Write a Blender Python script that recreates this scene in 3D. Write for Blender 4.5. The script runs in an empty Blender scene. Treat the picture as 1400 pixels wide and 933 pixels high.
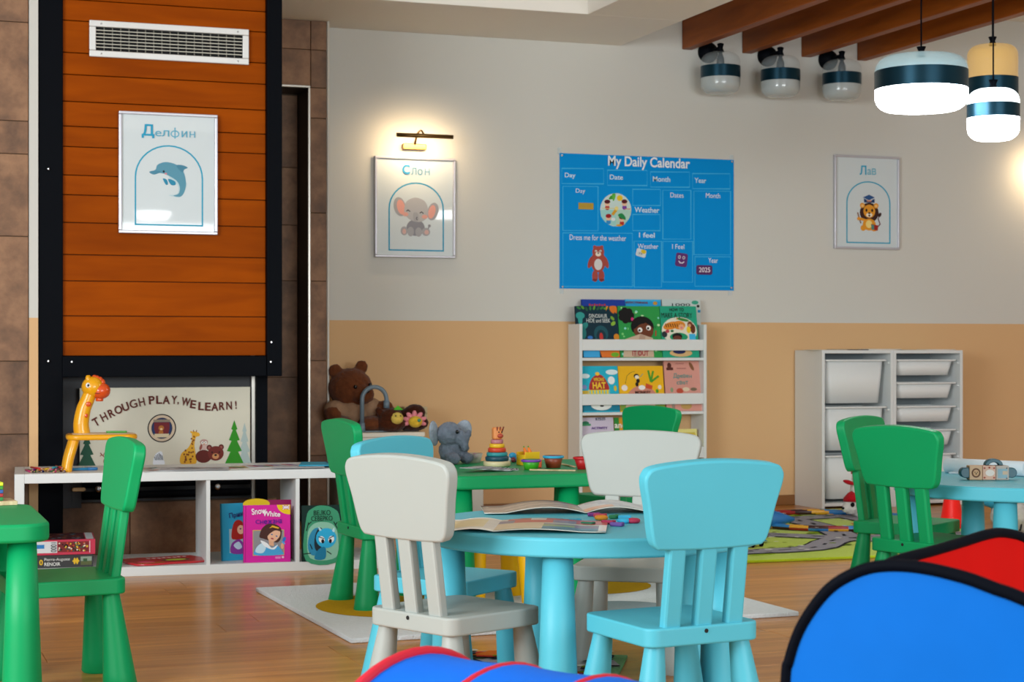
import bpy, bmesh, math, random
from mathutils import Vector, Matrix, Euler

# ------------------------------------------------------------------ camera, light, exposure
SC = bpy.context.scene
COL = SC.collection
YAW = math.radians(19.8); CY, SY = math.cos(YAW), math.sin(YAW)
FPX, EYE, HORIZON = 2450.0, 0.92, 478.0           # focal length in pixels of a 1400 x 933 frame

cam_data = bpy.data.cameras.new('camera'); cam = bpy.data.objects.new('camera', cam_data); COL.objects.link(cam)
cam.location = (0, 0, EYE); cam.rotation_euler = (math.pi/2, 0, -YAW)
cam_data.sensor_width = 36; cam_data.lens = FPX/1400*36
cam_data.shift_y = (HORIZON-466.5)/1400
cam_data.clip_end = 60; cam_data.clip_start = .05
cam_data.dof.use_dof = True; cam_data.dof.focus_distance = 4.9; cam_data.dof.aperture_fstop = 11.0
SC.camera = cam
SC.view_settings.view_transform = 'Standard'; SC.view_settings.look = 'None'
SC.view_settings.exposure = 0.49; SC.view_settings.gamma = 1.0; SC.view_settings.use_curve_mapping = False

world = bpy.data.worlds.new('daylight'); SC.world = world; world.use_nodes = True
bg = world.node_tree.nodes['Background']; bg.inputs[0].default_value = (.80, .92, 1.0, 1); bg.inputs[1].default_value = .17

def area(name, loc, target, sx, sy, power, col):
    l = bpy.data.lights.new(name, 'AREA'); l.shape = 'RECTANGLE'; l.size = sx; l.size_y = sy; l.energy = power; l.color = col
    o = bpy.data.objects.new(name, l); COL.objects.link(o); o.location = loc
    o.rotation_euler = (Vector(target)-Vector(loc)).to_track_quat('-Z', 'Y').to_euler()
    return o
area('daylight_side_window', (-2.6, 2.6, 1.7), (1.6, 5.2, .5), 2.6, 1.7, 168, (.92, .98, 1.0))
area('daylight_rear_window', (3.2, -3.2, 1.45), (3.4, 7.5, 1.3), 4.4, 1.6, 225, (.93, .98, 1.0))

# ------------------------------------------------------------------ picture measuring helpers
def ray(px, py):
    u = (px-700)/FPX
    return Vector((u*CY+SY, -u*SY+CY, (HORIZON-py)/FPX))
def on_y(px, py, y): r = ray(px, py); return Vector((0, 0, EYE))+r*(y/r.y)
def on_z(px, py, z): r = ray(px, py); return Vector((0, 0, EYE))+r*((z-EYE)/r.z)
def at(px, py, d): return Vector((0, 0, EYE))+ray(px, py)*d

# ------------------------------------------------------------------ materials
def lin(h):
    h = h.lstrip('#'); o = []
    for i in (0, 2, 4):
        c = int(h[i:i+2], 16)/255
        o.append(c/12.92 if c <= .04045 else ((c+.055)/1.055)**2.4)
    return (*o, 1)
MATS = {}
def new_mat(key):
    m = bpy.data.materials.new(key); m.use_nodes = True
    return m, m.node_tree, m.node_tree.nodes['Principled BSDF']
def mat(hexc, rough=.5, metal=0., emit=0., var=.06, scale=9., bump=0., bscale=120., trans=0., alpha=1., spec=.5, coat=0., sheen=0.):
    key = (hexc, rough, metal, emit, var, scale, bump, bscale, trans, alpha, spec, coat, sheen)
    if key in MATS: return MATS[key]
    m, nt, b = new_mat('paint_'+hexc.strip('#'))
    N, L = nt.nodes, nt.links
    c = lin(hexc)
    b.inputs['Roughness'].default_value = rough; b.inputs['Metallic'].default_value = metal
    b.inputs['Specular IOR Level'].default_value = spec
    b.inputs['Transmission Weight'].default_value = trans; b.inputs['Alpha'].default_value = alpha
    b.inputs['Coat Weight'].default_value = coat; b.inputs['Sheen Weight'].default_value = sheen
    tc = N.new('ShaderNodeTexCoord')
    no = N.new('ShaderNodeTexNoise'); no.inputs['Scale'].default_value = scale; no.inputs['Detail'].default_value = 3
    L.new(tc.outputs['Object'], no.inputs['Vector'])
    mx = N.new('ShaderNodeMix'); mx.data_type = 'RGBA'
    mx.inputs[6].default_value = tuple(max(0, x*(1-var)) for x in c[:3])+(1,)
    mx.inputs[7].default_value = tuple(min(1, x*(1+var)) for x in c[:3])+(1,)
    L.new(no.outputs['Fac'], mx.inputs[0]); L.new(mx.outputs[2], b.inputs['Base Color'])
    if emit:
        L.new(mx.outputs[2], b.inputs['Emission Color']); b.inputs['Emission Strength'].default_value = emit
    if bump:
        n2 = N.new('ShaderNodeTexNoise'); n2.inputs['Scale'].default_value = bscale; n2.inputs['Detail'].default_value = 2
        L.new(tc.outputs['Object'], n2.inputs['Vector'])
        bp = N.new('ShaderNodeBump'); bp.inputs['Strength'].default_value = bump; bp.inputs['Distance'].default_value = .004
        L.new(n2.outputs['Fac'], bp.inputs['Height']); L.new(bp.outputs['Normal'], b.inputs['Normal'])
    MATS[key] = m
    return m
def ink(h): return mat(h, .6, var=.03, spec=.25)
def plastic(h): return mat(h, .45, var=.02, bump=.03, bscale=400, spec=.3)
def fur(h): return mat(h, .95, var=.4, scale=45, bump=.8, bscale=160, spec=.05, sheen=.15)
def fabric(h): return mat(h, .75, var=.12, scale=3.5, bump=.25, bscale=14, spec=.3, sheen=.1)

def grain_mat(key, dark, light, stretch, rough, coat=0., rnd=.25, bump=.1, spec=.5):
    m, nt, b = new_mat(key); N, L = nt.nodes, nt.links
    tc = N.new('ShaderNodeTexCoord'); oi = N.new('ShaderNodeObjectInfo')
    mp = N.new('ShaderNodeMapping'); mp.inputs['Scale'].default_value = stretch
    cmb = N.new('ShaderNodeCombineXYZ'); mul = N.new('ShaderNodeMath'); mul.operation = 'MULTIPLY'; mul.inputs[1].default_value = 37
    L.new(oi.outputs['Random'], mul.inputs[0])
    for i in range(3): L.new(mul.outputs[0], cmb.inputs[i])
    L.new(tc.outputs['Object'], mp.inputs['Vector']); L.new(cmb.outputs[0], mp.inputs['Location'])
    no = N.new('ShaderNodeTexNoise'); no.inputs['Scale'].default_value = 1; no.inputs['Detail'].default_value = 6; no.inputs['Distortion'].default_value = .6
    L.new(mp.outputs[0], no.inputs['Vector'])
    rp = N.new('ShaderNodeValToRGB'); rp.color_ramp.elements[0].position = .3; rp.color_ramp.elements[1].position = .72
    rp.color_ramp.elements[0].color = lin(dark); rp.color_ramp.elements[1].color = lin(light)
    L.new(no.outputs['Fac'], rp.inputs[0])
    hs = N.new('ShaderNodeHueSaturation')
    mr = N.new('ShaderNodeMapRange'); mr.inputs[3].default_value = 1-rnd; mr.inputs[4].default_value = 1+rnd
    L.new(oi.outputs['Random'], mr.inputs[0]); L.new(mr.outputs[0], hs.inputs['Value'])
    L.new(rp.outputs[0], hs.inputs['Color']); L.new(hs.outputs[0], b.inputs['Base Color'])
    b.inputs['Roughness'].default_value = rough; b.inputs['Coat Weight'].default_value = coat; b.inputs['Coat Roughness'].default_value = .12
    b.inputs['Specular IOR Level'].default_value = spec
    bp = N.new('ShaderNodeBump'); bp.inputs['Strength'].default_value = bump; bp.inputs['Distance'].default_value = .003
    L.new(no.outputs['Fac'], bp.inputs['Height']); L.new(bp.outputs['Normal'], b.inputs['Normal'])
    return m
M_SLAT = grain_mat('orange_stained_wood', '#8c3c00', '#a34a00', (2.2, 8, 16), .55, .0, .06, .03, .05)
M_BEAM = grain_mat('beam_wood', '#7a3a06', '#9c5010', (10, 2, 16), .45, 0, .08, .06, .2)
M_FLOOR = grain_mat('parquet_wood', '#b06e2c', '#dd9a4a', (1.6, 20, 8), .30, .12, .09, .02, .4)
M_PLY = grain_mat('pale_wood', '#b99b72', '#dcc69f', (40, 6, 6), .6, 0, .05, .05)

def wall_paint(key, split, upper, lower):
    m, nt, b = new_mat(key); N, L = nt.nodes, nt.links
    ge = N.new('ShaderNodeNewGeometry'); sx = N.new('ShaderNodeSeparateXYZ'); L.new(ge.outputs['Position'], sx.inputs[0])
    gt = N.new('ShaderNodeMath'); gt.operation = 'GREATER_THAN'; gt.inputs[1].default_value = split; L.new(sx.outputs[2], gt.inputs[0])
    mx = N.new('ShaderNodeMix'); mx.data_type = 'RGBA'; mx.inputs[6].default_value = lin(lower); mx.inputs[7].default_value = lin(upper)
    L.new(gt.outputs[0], mx.inputs[0]); L.new(mx.outputs[2], b.inputs['Base Color'])
    no = N.new('ShaderNodeTexNoise'); no.inputs['Scale'].default_value = 60; no.inputs['Detail'].default_value = 4; L.new(ge.outputs['Position'], no.inputs['Vector'])
    bp = N.new('ShaderNodeBump'); bp.inputs['Strength'].default_value = .08; bp.inputs['Distance'].default_value = .004
    L.new(no.outputs['Fac'], bp.inputs['Height']); L.new(bp.outputs['Normal'], b.inputs['Normal'])
    b.inputs['Roughness'].default_value = .75; b.inputs['Specular IOR Level'].default_value = .3
    return m
M_WALL = wall_paint('wall_paint', 1.078, '#d3d2cb', '#dcb383')
M_WALL_STRIP = wall_paint('wall_strip_paint', 1.055, '#d3d2cb', '#dcb383')
M_CEIL = mat('#f0ebe2', .8, var=.02, scale=2, bump=.05, bscale=50)
M_STONE = None
def stone_mat():
    m, nt, b = new_mat('brown_stone'); N, L = nt.nodes, nt.links
    tc = N.new('ShaderNodeTexCoord'); oi = N.new('ShaderNodeObjectInfo')
    ad = N.new('ShaderNodeVectorMath'); ad.operation = 'ADD'
    sc = N.new('ShaderNodeVectorMath'); sc.operation = 'SCALE'; sc.inputs['Scale'].default_value = 11
    cb = N.new('ShaderNodeCombineXYZ')
    for i in range(3): L.new(oi.outputs['Random'], cb.inputs[i])
    L.new(cb.outputs[0], sc.inputs[0]); L.new(tc.outputs['Object'], ad.inputs[0]); L.new(sc.outputs[0], ad.inputs[1])
    n1 = N.new('ShaderNodeTexNoise'); n1.inputs['Scale'].default_value = 7; n1.inputs['Detail'].default_value = 8; n1.inputs['Roughness'].default_value = .65
    L.new(ad.outputs[0], n1.inputs['Vector'])
    rp = N.new('ShaderNodeValToRGB'); e = rp.color_ramp.elements
    e[0].position = .28; e[0].color = lin('#5c4230'); e[1].position = .75; e[1].color = lin('#a67c5a')
    k = rp.color_ramp.elements.new(.5); k.color = lin('#835f44')
    L.new(n1.outputs['Fac'], rp.inputs[0])
    hs = N.new('ShaderNodeHueSaturation'); mr = N.new('ShaderNodeMapRange'); mr.inputs[3].default_value = .82; mr.inputs[4].default_value = 1.15
    L.new(oi.outputs['Random'], mr.inputs[0]); L.new(mr.outputs[0], hs.inputs['Value']); L.new(rp.outputs[0], hs.inputs['Color'])
    L.new(hs.outputs[0], b.inputs['Base Color']); b.inputs['Roughness'].default_value = .6
    bp = N.new('ShaderNodeBump'); bp.inputs['Strength'].default_value = .35; bp.inputs['Distance'].default_value = .006
    L.new(n1.outputs['Fac'], bp.inputs['Height']); L.new(bp.outputs['Normal'], b.inputs['Normal'])
    return m
M_STONE = stone_mat()
M_BLACK = mat('#04070e', .6, metal=.0, var=.1, spec=.07)
M_WHITE = mat('#dfe3e3', .38, var=.01, spec=.45)
M_CHROME = mat('#c9ccd0', .25, metal=1)
M_PAPER = mat('#e8e6e0', .7, var=.02)

# ------------------------------------------------------------------ mesh builder
def frame_of(d):
    d = d.normalized(); up = Vector((0, 0, 1)) if abs(d.z) < .95 else Vector((1, 0, 0))
    a = d.cross(up).normalized(); b = a.cross(d).normalized()
    return a, b
class MB:
    def __init__(s): s.v = []; s.f = []; s.m = []; s.s = []
    def add(s, vs, fs, mi=0, smooth=False, xf=None):
        o = len(s.v)
        for p in vs:
            p = Vector(p)
            s.v.append(xf @ p if xf is not None else p)
        for f in fs: s.f.append([i+o for i in f]); s.m.append(mi); s.s.append(smooth)
        return s
    def box(s, c, d, mi=0, rz=0., xf=None, bev=0.):
        x, y, z = d[0]/2, d[1]/2, d[2]/2
        if bev:
            t = bmesh.new(); bmesh.ops.create_cube(t, size=1)
            for q in t.verts: q.co = Vector((q.co.x*d[0], q.co.y*d[1], q.co.z*d[2]))
            bmesh.ops.bevel(t, geom=t.edges[:], offset=bev, segments=2, affect='EDGES', profile=.5)
            t.verts.ensure_lookup_table(); t.verts.index_update()
            vs = [q.co.copy() for q in t.verts]; fs = [[q.index for q in f.verts] for f in t.faces]; t.free()
        else:
            vs = [Vector((a*x, b*y, e*z)) for a in (-1, 1) for b in (-1, 1) for e in (-1, 1)]
            fs = [(0, 1, 3, 2), (4, 6, 7, 5), (0, 4, 5, 1), (2, 3, 7, 6), (0, 2, 6, 4), (1, 5, 7, 3)]
        M = Matrix.Translation(c) @ Matrix.Rotation(rz, 4, 'Z')
        if xf is not None: M = xf @ M
        return s.add(vs, fs, mi, False, M)
    def slab(s, pts, z0, z1, b=.004, mi=0, xf=None, smooth=False, bseg=2):
        """closed outline (counter-clockwise x, y) extruded from z0 to z1 with rounded rims"""
        n = len(pts); nr = []
        for i in range(n):
            p0, p1, p2 = Vector(pts[i-1]), Vector(pts[i]), Vector(pts[(i+1) % n])
            e = (p1-p0).normalized()+(p2-p1).normalized()
            nr.append(Vector((e.y, -e.x)).normalized() if e.length > 1e-6 else Vector((0, 0)))
        rings = []
        for k in range(bseg+1):
            a = math.pi/2*k/bseg; rings.append((b*(1-math.sin(a)), z0+b*(1-math.cos(a))))
        if z1-z0 > 2*b+.004: rings += [(0, z0+b+.0012), (0, z1-b-.0012)]
        for k in range(bseg+1):
            a = math.pi/2*k/bseg; rings.append((b*(1-math.cos(a)), z1-b*(1-math.sin(a))))
        vs = []
        for ins, z in rings:
            for i in range(n): vs.append((pts[i][0]-nr[i].x*ins, pts[i][1]-nr[i].y*ins, z))
        R = len(rings)
        fs = [(r*n+i, r*n+(i+1) % n, (r+1)*n+(i+1) % n, (r+1)*n+i) for r in range(R-1) for i in range(n)]
        s.add(vs, fs, mi, True, xf)
        o = len(s.v)-len(vs)
        s.f.append([o+i for i in reversed(range(n))]); s.m.append(mi); s.s.append(False)
        s.f.append([o+(R-1)*n+i for i in range(n)]); s.m.append(mi); s.s.append(False)
        return s
    def lathe(s, prof, seg=24, c=(0, 0, 0), mi=0, xf=None, smooth=True, cap=True):
        vs = []; n = len(prof)
        for r, z in prof:
            for k in range(seg):
                a = 2*math.pi*k/seg; vs.append((c[0]+r*math.cos(a), c[1]+r*math.sin(a), c[2]+z))
        fs = [(j*seg+k, j*seg+(k+1) % seg, (j+1)*seg+(k+1) % seg, (j+1)*seg+k) for j in range(n-1) for k in range(seg)]
        s.add(vs, fs, mi, smooth, xf); o = len(s.v)-len(vs)
        if cap:
            s.f.append([o+i for i in reversed(range(seg))]); s.m.append(mi); s.s.append(False)
            s.f.append([o+(n-1)*seg+i for i in range(seg)]); s.m.append(mi); s.s.append(False)
        return s
    def tube(s, path, r, seg=10, mi=0, xf=None, closed=False):
        path = [Vector(p) for p in path]; n = len(path)
        rs = r if isinstance(r, (list, tuple)) else [r]*n
        vs = []; a = None
        for i, p in enumerate(path):
            if closed: d = path[(i+1) % n]-path[i-1]
            else: d = path[min(i+1, n-1)]-path[max(i-1, 0)]
            d.normalize()
            if a is None: a, b = frame_of(d)
            else: a = (a-d*a.dot(d)).normalized(); b = d.cross(a).normalized(); 
            if i == 0: b = d.cross(a).normalized()
            for k in range(seg):
                t = 2*math.pi*k/seg; vs.append(p+(a*math.cos(t)+b*math.sin(t))*rs[i])
        R = n if closed else n-1
        fs = [(j*seg+k, j*seg+(k+1) % seg, ((j+1) % n)*seg+(k+1) % seg, ((j+1) % n)*seg+k) for j in range(R) for k in range(seg)]
        s.add(vs, fs, mi, True, xf); o = len(s.v)-len(vs)
        if not closed:
            s.f.append([o+i for i in reversed(range(seg))]); s.m.append(mi); s.s.append(False)
            s.f.append([o+(n-1)*seg+i for i in range(seg)]); s.m.append(mi); s.s.append(False)
        return s
    def ball(s, c, r, mi=0, u=16, v=10, rot=None, xf=None):
        r = r if isinstance(r, (tuple, list)) else (r, r, r)
        M = Matrix.Translation(c)
        if rot: M = M @ Euler(rot).to_matrix().to_4x4()
        M = M @ Matrix.Diagonal((*r, 1))
        if xf is not None: M = xf @ M
        vs = [(0, 0, -1)]
        for j in range(1, v):
            t = -math.pi/2+math.pi*j/v
            for k in range(u):
                a = 2*math.pi*k/u; vs.append((math.cos(t)*math.cos(a), math.cos(t)*math.sin(a), math.sin(t)))
        vs.append((0, 0, 1)); top = len(vs)-1
        fs = [(0, 1+(k+1) % u, 1+k) for k in range(u)]
        fs += [(1+j*u+k, 1+j*u+(k+1) % u, 1+(j+1)*u+(k+1) % u, 1+(j+1)*u+k) for j in range(v-2) for k in range(u)]
        fs += [(1+(v-2)*u+k, 1+(v-2)*u+(k+1) % u, top) for k in range(u)]
        return s.add(vs, fs, mi, True, M)
    def mesh(s, name, mats):
        me = bpy.data.meshes.new(name); me.from_pydata([tuple(p) for p in s.v], [], s.f)
        for m in (mats if isinstance(mats, (list, tuple)) else [mats]): me.materials.append(m)
        me.polygons.foreach_set('material_index', s.m); me.polygons.foreach_set('use_smooth', s.s)
        me.validate(); me.update()
        return me
    def build(s, name, mats, parent=None, loc=(0, 0, 0), rot=(0, 0, 0)):
        return link(name, s.mesh(name, mats), parent, loc, rot)
def link(name, me, parent=None, loc=(0, 0, 0), rot=(0, 0, 0)):
    o = bpy.data.objects.new(name, me); COL.objects.link(o)
    o.parent = parent; o.location = loc; o.rotation_euler = rot
    return o
def empty(name, loc=(0, 0, 0), rz=0., rot=None):
    o = bpy.data.objects.new(name, None); COL.objects.link(o); o.location = loc; o.empty_display_size = .05
    o.rotation_euler = rot if rot else (0, 0, rz)
    return o
def tag(o, label, cat, group=None):
    o['label'] = label; o['category'] = cat
    if group: o['group'] = group
    return o
def thing(name, label, cat, loc=(0, 0, 0), rz=0., group=None, rot=None): return tag(empty(name, loc, rz, rot), label, cat, group)
def struct(o): o['kind'] = 'structure'; return o
def copy_tree(o, parent=None):
    c = o.copy(); COL.objects.link(c); c.parent = parent
    for ch in [q for q in ALLCH(o)]: copy_tree(ch, c)
    return c
def ALLCH(o): return [q for q in bpy.data.objects if q.parent == o]
def rrect(w, h, r, n=5, cx=0, cy=0):
    pts = []
    for sx, sy, a0 in ((1, 1, 0), (-1, 1, 90), (-1, -1, 180), (1, -1, 270)):
        for k in range(n+1):
            a = math.radians(a0+90*k/n); pts.append((cx+sx*(w/2-r)+r*math.cos(a), cy+sy*(h/2-r)+r*math.sin(a)))
    return pts
def smooth_closed(pts, n=6):
    out = []; m = len(pts)
    for i in range(m):
        p0, p1, p2, p3 = [Vector(pts[(i+k-1) % m]) for k in range(4)]
        for k in range(n):
            t = k/n
            out.append(.5*((2*p1)+(-p0+p2)*t+(2*p0-5*p1+4*p2-p3)*t*t+(-p0+3*p1-3*p2+p3)*t**3))
    return out
def smooth_open(pts, n=6):
    out = []; m = len(pts)
    for i in range(m-1):
        p0, p1, p2, p3 = [Vector(pts[min(max(i+k-1, 0), m-1)]) for k in range(4)]
        for k in range(n):
            t = k/n
            out.append(.5*((2*p1)+(-p0+p2)*t+(2*p0-5*p1+4*p2-p3)*t*t+(-p0+3*p1-3*p2+p3)*t**3))
    out.append(Vector(pts[-1]))
    return out

# ---- flat print: coloured shapes printed on a surface; fm maps print coordinates to the plane's own (x, z)
class Print:
    def __init__(s, fm, eps=.00005): s.fm = fm; s.layer = 0; s.eps = eps; s.mb = MB(); s.cols = []
    def mi(s, col):
        if col not in s.cols: s.cols.append(col)
        return s.cols.index(col)
    def poly(s, pts, col, raw=False):
        s.layer += 1
        P = [Vector(s.fm(*p)) for p in pts]
        ar = sum(P[i-1].x*P[i].y-P[i].x*P[i-1].y for i in range(len(P)))
        if ar < 0: P.reverse()
        s.mb.add([(p.x, -s.eps*s.layer, p.y) for p in P], [list(range(len(P)))], s.mi(col))
        return s
    def rect(s, x0, y0, x1, y1, col): return s.poly([(x0, y0), (x1, y0), (x1, y1), (x0, y1)], col)
    def ell(s, cx, cy, rx, ry, col, rot=0, n=22, a0=0, a1=360):
        c, q = math.cos(math.radians(rot)), math.sin(math.radians(rot)); pts = []
        full = a1-a0 >= 360
        for k in range(n if full else n+1):
            a = math.radians(a0+(a1-a0)*k/n); x, y = rx*math.cos(a), ry*math.sin(a)
            pts.append((cx+x*c-y*q, cy+x*q+y*c))
        return s.poly(pts, col)
    def blob(s, pts, col, n=5): return s.poly([tuple(p) for p in smooth_closed(pts, n)], col)
    def line(s, pts, w, col, closed=False):
        """stroke of width w in print units"""
        s.layer += 1; P = [Vector(p) for p in pts]; n = len(P); A = []; B = []
        for i in range(n):
            if closed: d = P[(i+1) % n]-P[i-1]
            else: d = P[min(i+1, n-1)]-P[max(i-1, 0)]
            d.normalize(); q = Vector((-d.y, d.x))*w/2
            if 0 < i < n-1 or closed:
                e1 = (P[i]-P[i-1]).normalized(); q /= max(.5, abs(e1.dot(d)))
            A.append(P[i]+q); B.append(P[i]-q)
        vs = []
        for p in A+B:
            v = Vector(s.fm(p.x, p.y)); vs.append((v.x, -s.eps*s.layer, v.y))
        R = n if closed else n-1
        # keep the faces pointing out of the print
        fs = []
        for i in range(R):
            j = (i+1) % n; f = [i, j, n+j, n+i]
            a, b_, c_ = [Vector(vs[k]) for k in (f[0], f[1], f[2])]
            if (b_-a).cross(c_-a).y > 0: f.reverse()
            fs.append(f)
        s.mb.add(vs, fs, s.mi(col)); return s
    def frame(s, x0, y0, x1, y1, w, col): return s.line([(x0, y0), (x1, y0), (x1, y1), (x0, y1)], w, col, True)
    def build(s, name, parent, loc=(0, 0, 0), rot=(0, 0, 0), gloss=None):
        return s.mb.build(name, [gloss(c) if gloss else ink(c) for c in s.cols], parent, loc, rot)
def fit(x0, y0, x1, y1, w, h):
    """picture rectangle (y down) -> centred plane of w x h metres"""
    return lambda x, y: (((x-x0)/(x1-x0)-.5)*w, (.5-(y-y0)/(y1-y0))*h)

TEXTS = []
def text(s, box, fm, col, parent, loc=(0, 0, 0), rot=(0, 0, 0), bold=0., name='lettering', shear=0., turn=0., off=.0040):
    """lettering fitted into the print rectangle box = (x0, y0, x1, y1), y down"""
    s = s.translate(str.maketrans('еаосрхВНАОЕСРТКМ', 'eaocpxBHAOECPTKM'))
    cu = bpy.data.curves.new('lettering', 'FONT'); cu.body = s; cu.offset = bold; cu.shear = shear; cu.resolution_u = 8
    o = bpy.data.objects.new('lettering_source', cu); COL.objects.link(o)
    a, b = Vector(fm(box[0], box[3])), Vector(fm(box[2], box[1]))
    TEXTS.append((o, a, b, col, parent, loc, rot, name, turn, off))
def flush_texts():
    dg = bpy.context.evaluated_depsgraph_get(); dg.update()
    for o, a, b, col, parent, loc, rot, name, turn, off in TEXTS:
        me = bpy.data.meshes.new_from_object(o.evaluated_get(dg))
        bpy.data.objects.remove(o)
        if not me.vertices: continue
        xs = [v.co.x for v in me.vertices]; ys = [v.co.y for v in me.vertices]
        x0, x1, y0, y1 = min(xs), max(xs), min(ys), max(ys)
        cx, cy = (a.x+b.x)/2, (a.y+b.y)/2; w, h = abs(b.x-a.x), abs(b.y-a.y)
        ct, st = math.cos(turn), math.sin(turn)
        for v in me.vertices:
            x = ((v.co.x-x0)/max(1e-6, x1-x0)-.5)*w; y = ((v.co.y-y0)/max(1e-6, y1-y0)-.5)*h
            v.co = Vector((cx+x*ct-y*st, -off, cy+x*st+y*ct))
        me.update()
        me.polygons.foreach_set('use_smooth', [False]*len(me.polygons))
        fl_ = [p_.index for p_ in me.polygons if p_.normal.y > 0]
        if fl_:
            bm_ = bmesh.new(); bm_.from_mesh(me); bm_.faces.ensure_lookup_table(); bmesh.ops.reverse_faces(bm_, faces=[bm_.faces[i] for i in fl_]); bm_.to_mesh(me); bm_.free()
        me.materials.clear(); me.materials.append(ink(col)); me.name = name; me.update()
        link(name, me, parent, loc, rot)
    TEXTS.clear()

BLOBS = []
def soft_body(name, balls, m, parent, voxel=.006, loc=(0, 0, 0), smooth=4):
    """one continuous stuffed body grown from overlapping ellipsoids (centre, radii, rotation)"""
    mb = MB()
    for q in balls: mb.ball(q[0], q[1], u=18, v=12, rot=q[2] if len(q) > 2 else None)
    o = mb.build(name, m, parent, loc)
    r = o.modifiers.new('skin', 'REMESH'); r.mode = 'VOXEL'; r.voxel_size = voxel; r.use_smooth_shade = True
    k = o.modifiers.new('soften', 'SMOOTH'); k.iterations = smooth; k.factor = .5
    BLOBS.append(o)
    return o
def flush_blobs():
    dg = bpy.context.evaluated_depsgraph_get(); dg.update()
    done = []
    for o in BLOBS: done.append((o, bpy.data.meshes.new_from_object(o.evaluated_get(dg))))
    from mathutils import noise
    random.seed(77)
    for o, me in done:
        o.modifiers.clear(); o.data = me; me.update(); k = o.get('fuzz_depth', .0022)
        nn = [v.normal.copy() for v in me.vertices]
        for v, n_ in zip(me.vertices, nn):
            v.co += n_*k*(1.6*noise.noise(v.co*75)+.9*noise.noise(v.co*190)+random.uniform(-.35, .35))
        if 'fuzz_depth' in o: del o['fuzz_depth']
    BLOBS.clear()

# ================================================================== THE ROOM
WALL_Y, SOFFIT_Z, CEIL_Z = 9.42, 2.655, 2.96
random.seed(4)
# floor of wooden boards
fl = struct(MB().box((3.3, 5.6, -.03), (9.0, 7.9, .04)).build('floor', mat('#5a3517', .7)))
board = MB().box((0, 0, -.006), (1.418, .1888, .012), bev=.0006).mesh('floor_board', M_FLOOR)
for r in range(40):
    y = 1.9+.19*r; off = random.uniform(0, 1.42)
    for k in range(7):
        x = -1.2+off*.98+k*1.42-.7
        if x < -1.4 or x > 8.1: continue
        link('floor_board', board, fl, (x, y, 0))
# back wall (white over peach paint), right wall
struct(MB().box(((2.2+7.75)/2, WALL_Y+.075, 1.5), (5.55, .15, 3.0)).build('wall_back', M_WALL))
struct(MB().box((7.82, 5.6, 1.5), (.15, 7.8, 3.0)).build('wall_right', M_WALL))
# ceiling: high slab and a dropped border around a tray
struct(MB().box((3.3, 4.3, CEIL_Z+.05), (9.2, 10.6, .1)).build('ceiling', M_CEIL))
struct(MB().box(((-1.2+4.05)/2, (8.59+WALL_Y)/2, (SOFFIT_Z+CEIL_Z)/2), (5.25, WALL_Y-8.59, CEIL_Z-SOFFIT_Z), bev=.004)
       .box(((3.51+4.05)/2, 5.2, (SOFFIT_Z+CEIL_Z)/2), (.54, 6.78, CEIL_Z-SOFFIT_Z), bev=.004).build('ceiling_soffit', M_CEIL))
struct(MB().box(((2.3+7.7)/2, WALL_Y-.006, .03), (5.4, .012, .06), bev=.003).build('baseboard_back', mat('#8a5a2c', .45)))

def tiles(parent, x0, x1, z0, z1, yf, rows, widths, th=.012, gap=.003):
    z = z0; i = 0; cache = {}
    while z < z1-.01:
        h = min(rows[i % len(rows)], z1-z); x = x0; j = i
        while x < x1-.004:
            w = min(widths[j % len(widths)], x1-x)
            if x1-x-w < .03: w = x1-x
            key = (round(w, 3), round(h, 3))
            if key not in cache: cache[key] = MB().box((0, 0, 0), (w-gap, th, h-gap), bev=.002).mesh('stone_tile', M_STONE)
            link('stone_tile', cache[key], parent, (x+w/2, yf+th/2+random.uniform(0, .002), z+h/2))
            x += w; j += 1
        z += h; i += 1
# stone pier on the left
M_GROUT = mat('#5b4a3a', .85, bump=.3)
pier = struct(MB().box((-.27, 8.04, 1.48), (1.83, .33, 2.96)).build('wall_left', M_GROUT))
tiles(pier, -1.18, .647, 0, 2.95, 7.863, [.14, .42, .31, .53, .35], [.62, .45])
# painted strip beside the chimney
struct(MB().box((.668, 8.22, 1.48), (.038, .70, 2.96)).build('wall_strip', M_WALL_STRIP))
# recessed stone wall with a dark doorway behind the chimney
rec = struct(MB().box((1.20, 9.36, 1.33), (1.2, .21, SOFFIT_Z)).box((2.24, 9.36, 1.33), (.096, .21, SOFFIT_Z))
             .box((2.0, 9.36, (2.30+SOFFIT_Z)/2), (.4, .21, SOFFIT_Z-2.30)).box((2.0, 9.60, 1.2), (.6, .2, 2.4)).build('wall_recess', M_GROUT))
tiles(rec, .62, 1.80, 0, SOFFIT_Z, 9.241, [.30, .45, .36], [.5])
tiles(rec, 2.195, 2.288, 0, 2.30, 9.241, [.36, .5, .42], [.5])
tiles(rec, 1.80, 2.288, 2.30, SOFFIT_Z, 9.241, [.2, .2], [.4])
tiles(rec, 1.74, 2.186, 0, 2.29, 9.484, [.31, .46, .52, .3], [.5])
MB().box((2.189, 9.365, 1.15), (.006, .236, 2.3)).box((2.0, 9.365, 2.299), (.38, .236, .006)).build('door_reveal', mat('#17100c', .6), rec)
struct(MB().box((2.19, 9.236, 1.15), (.014, .012, 2.3), bev=.003).build('trim_1', mat('#b9b4ab', .3, metal=.8)))
struct(MB().box((2.0, 9.236, 2.303), (.394, .012, .014), bev=.003).build('trim_2', mat('#b9b4ab', .3, metal=.8)))
struct(MB().box((2.293, 9.238, SOFFIT_Z/2), (.012, .014, SOFFIT_Z), bev=.003).build('trim_3', mat('#d4cfc4', .35)))
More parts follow.
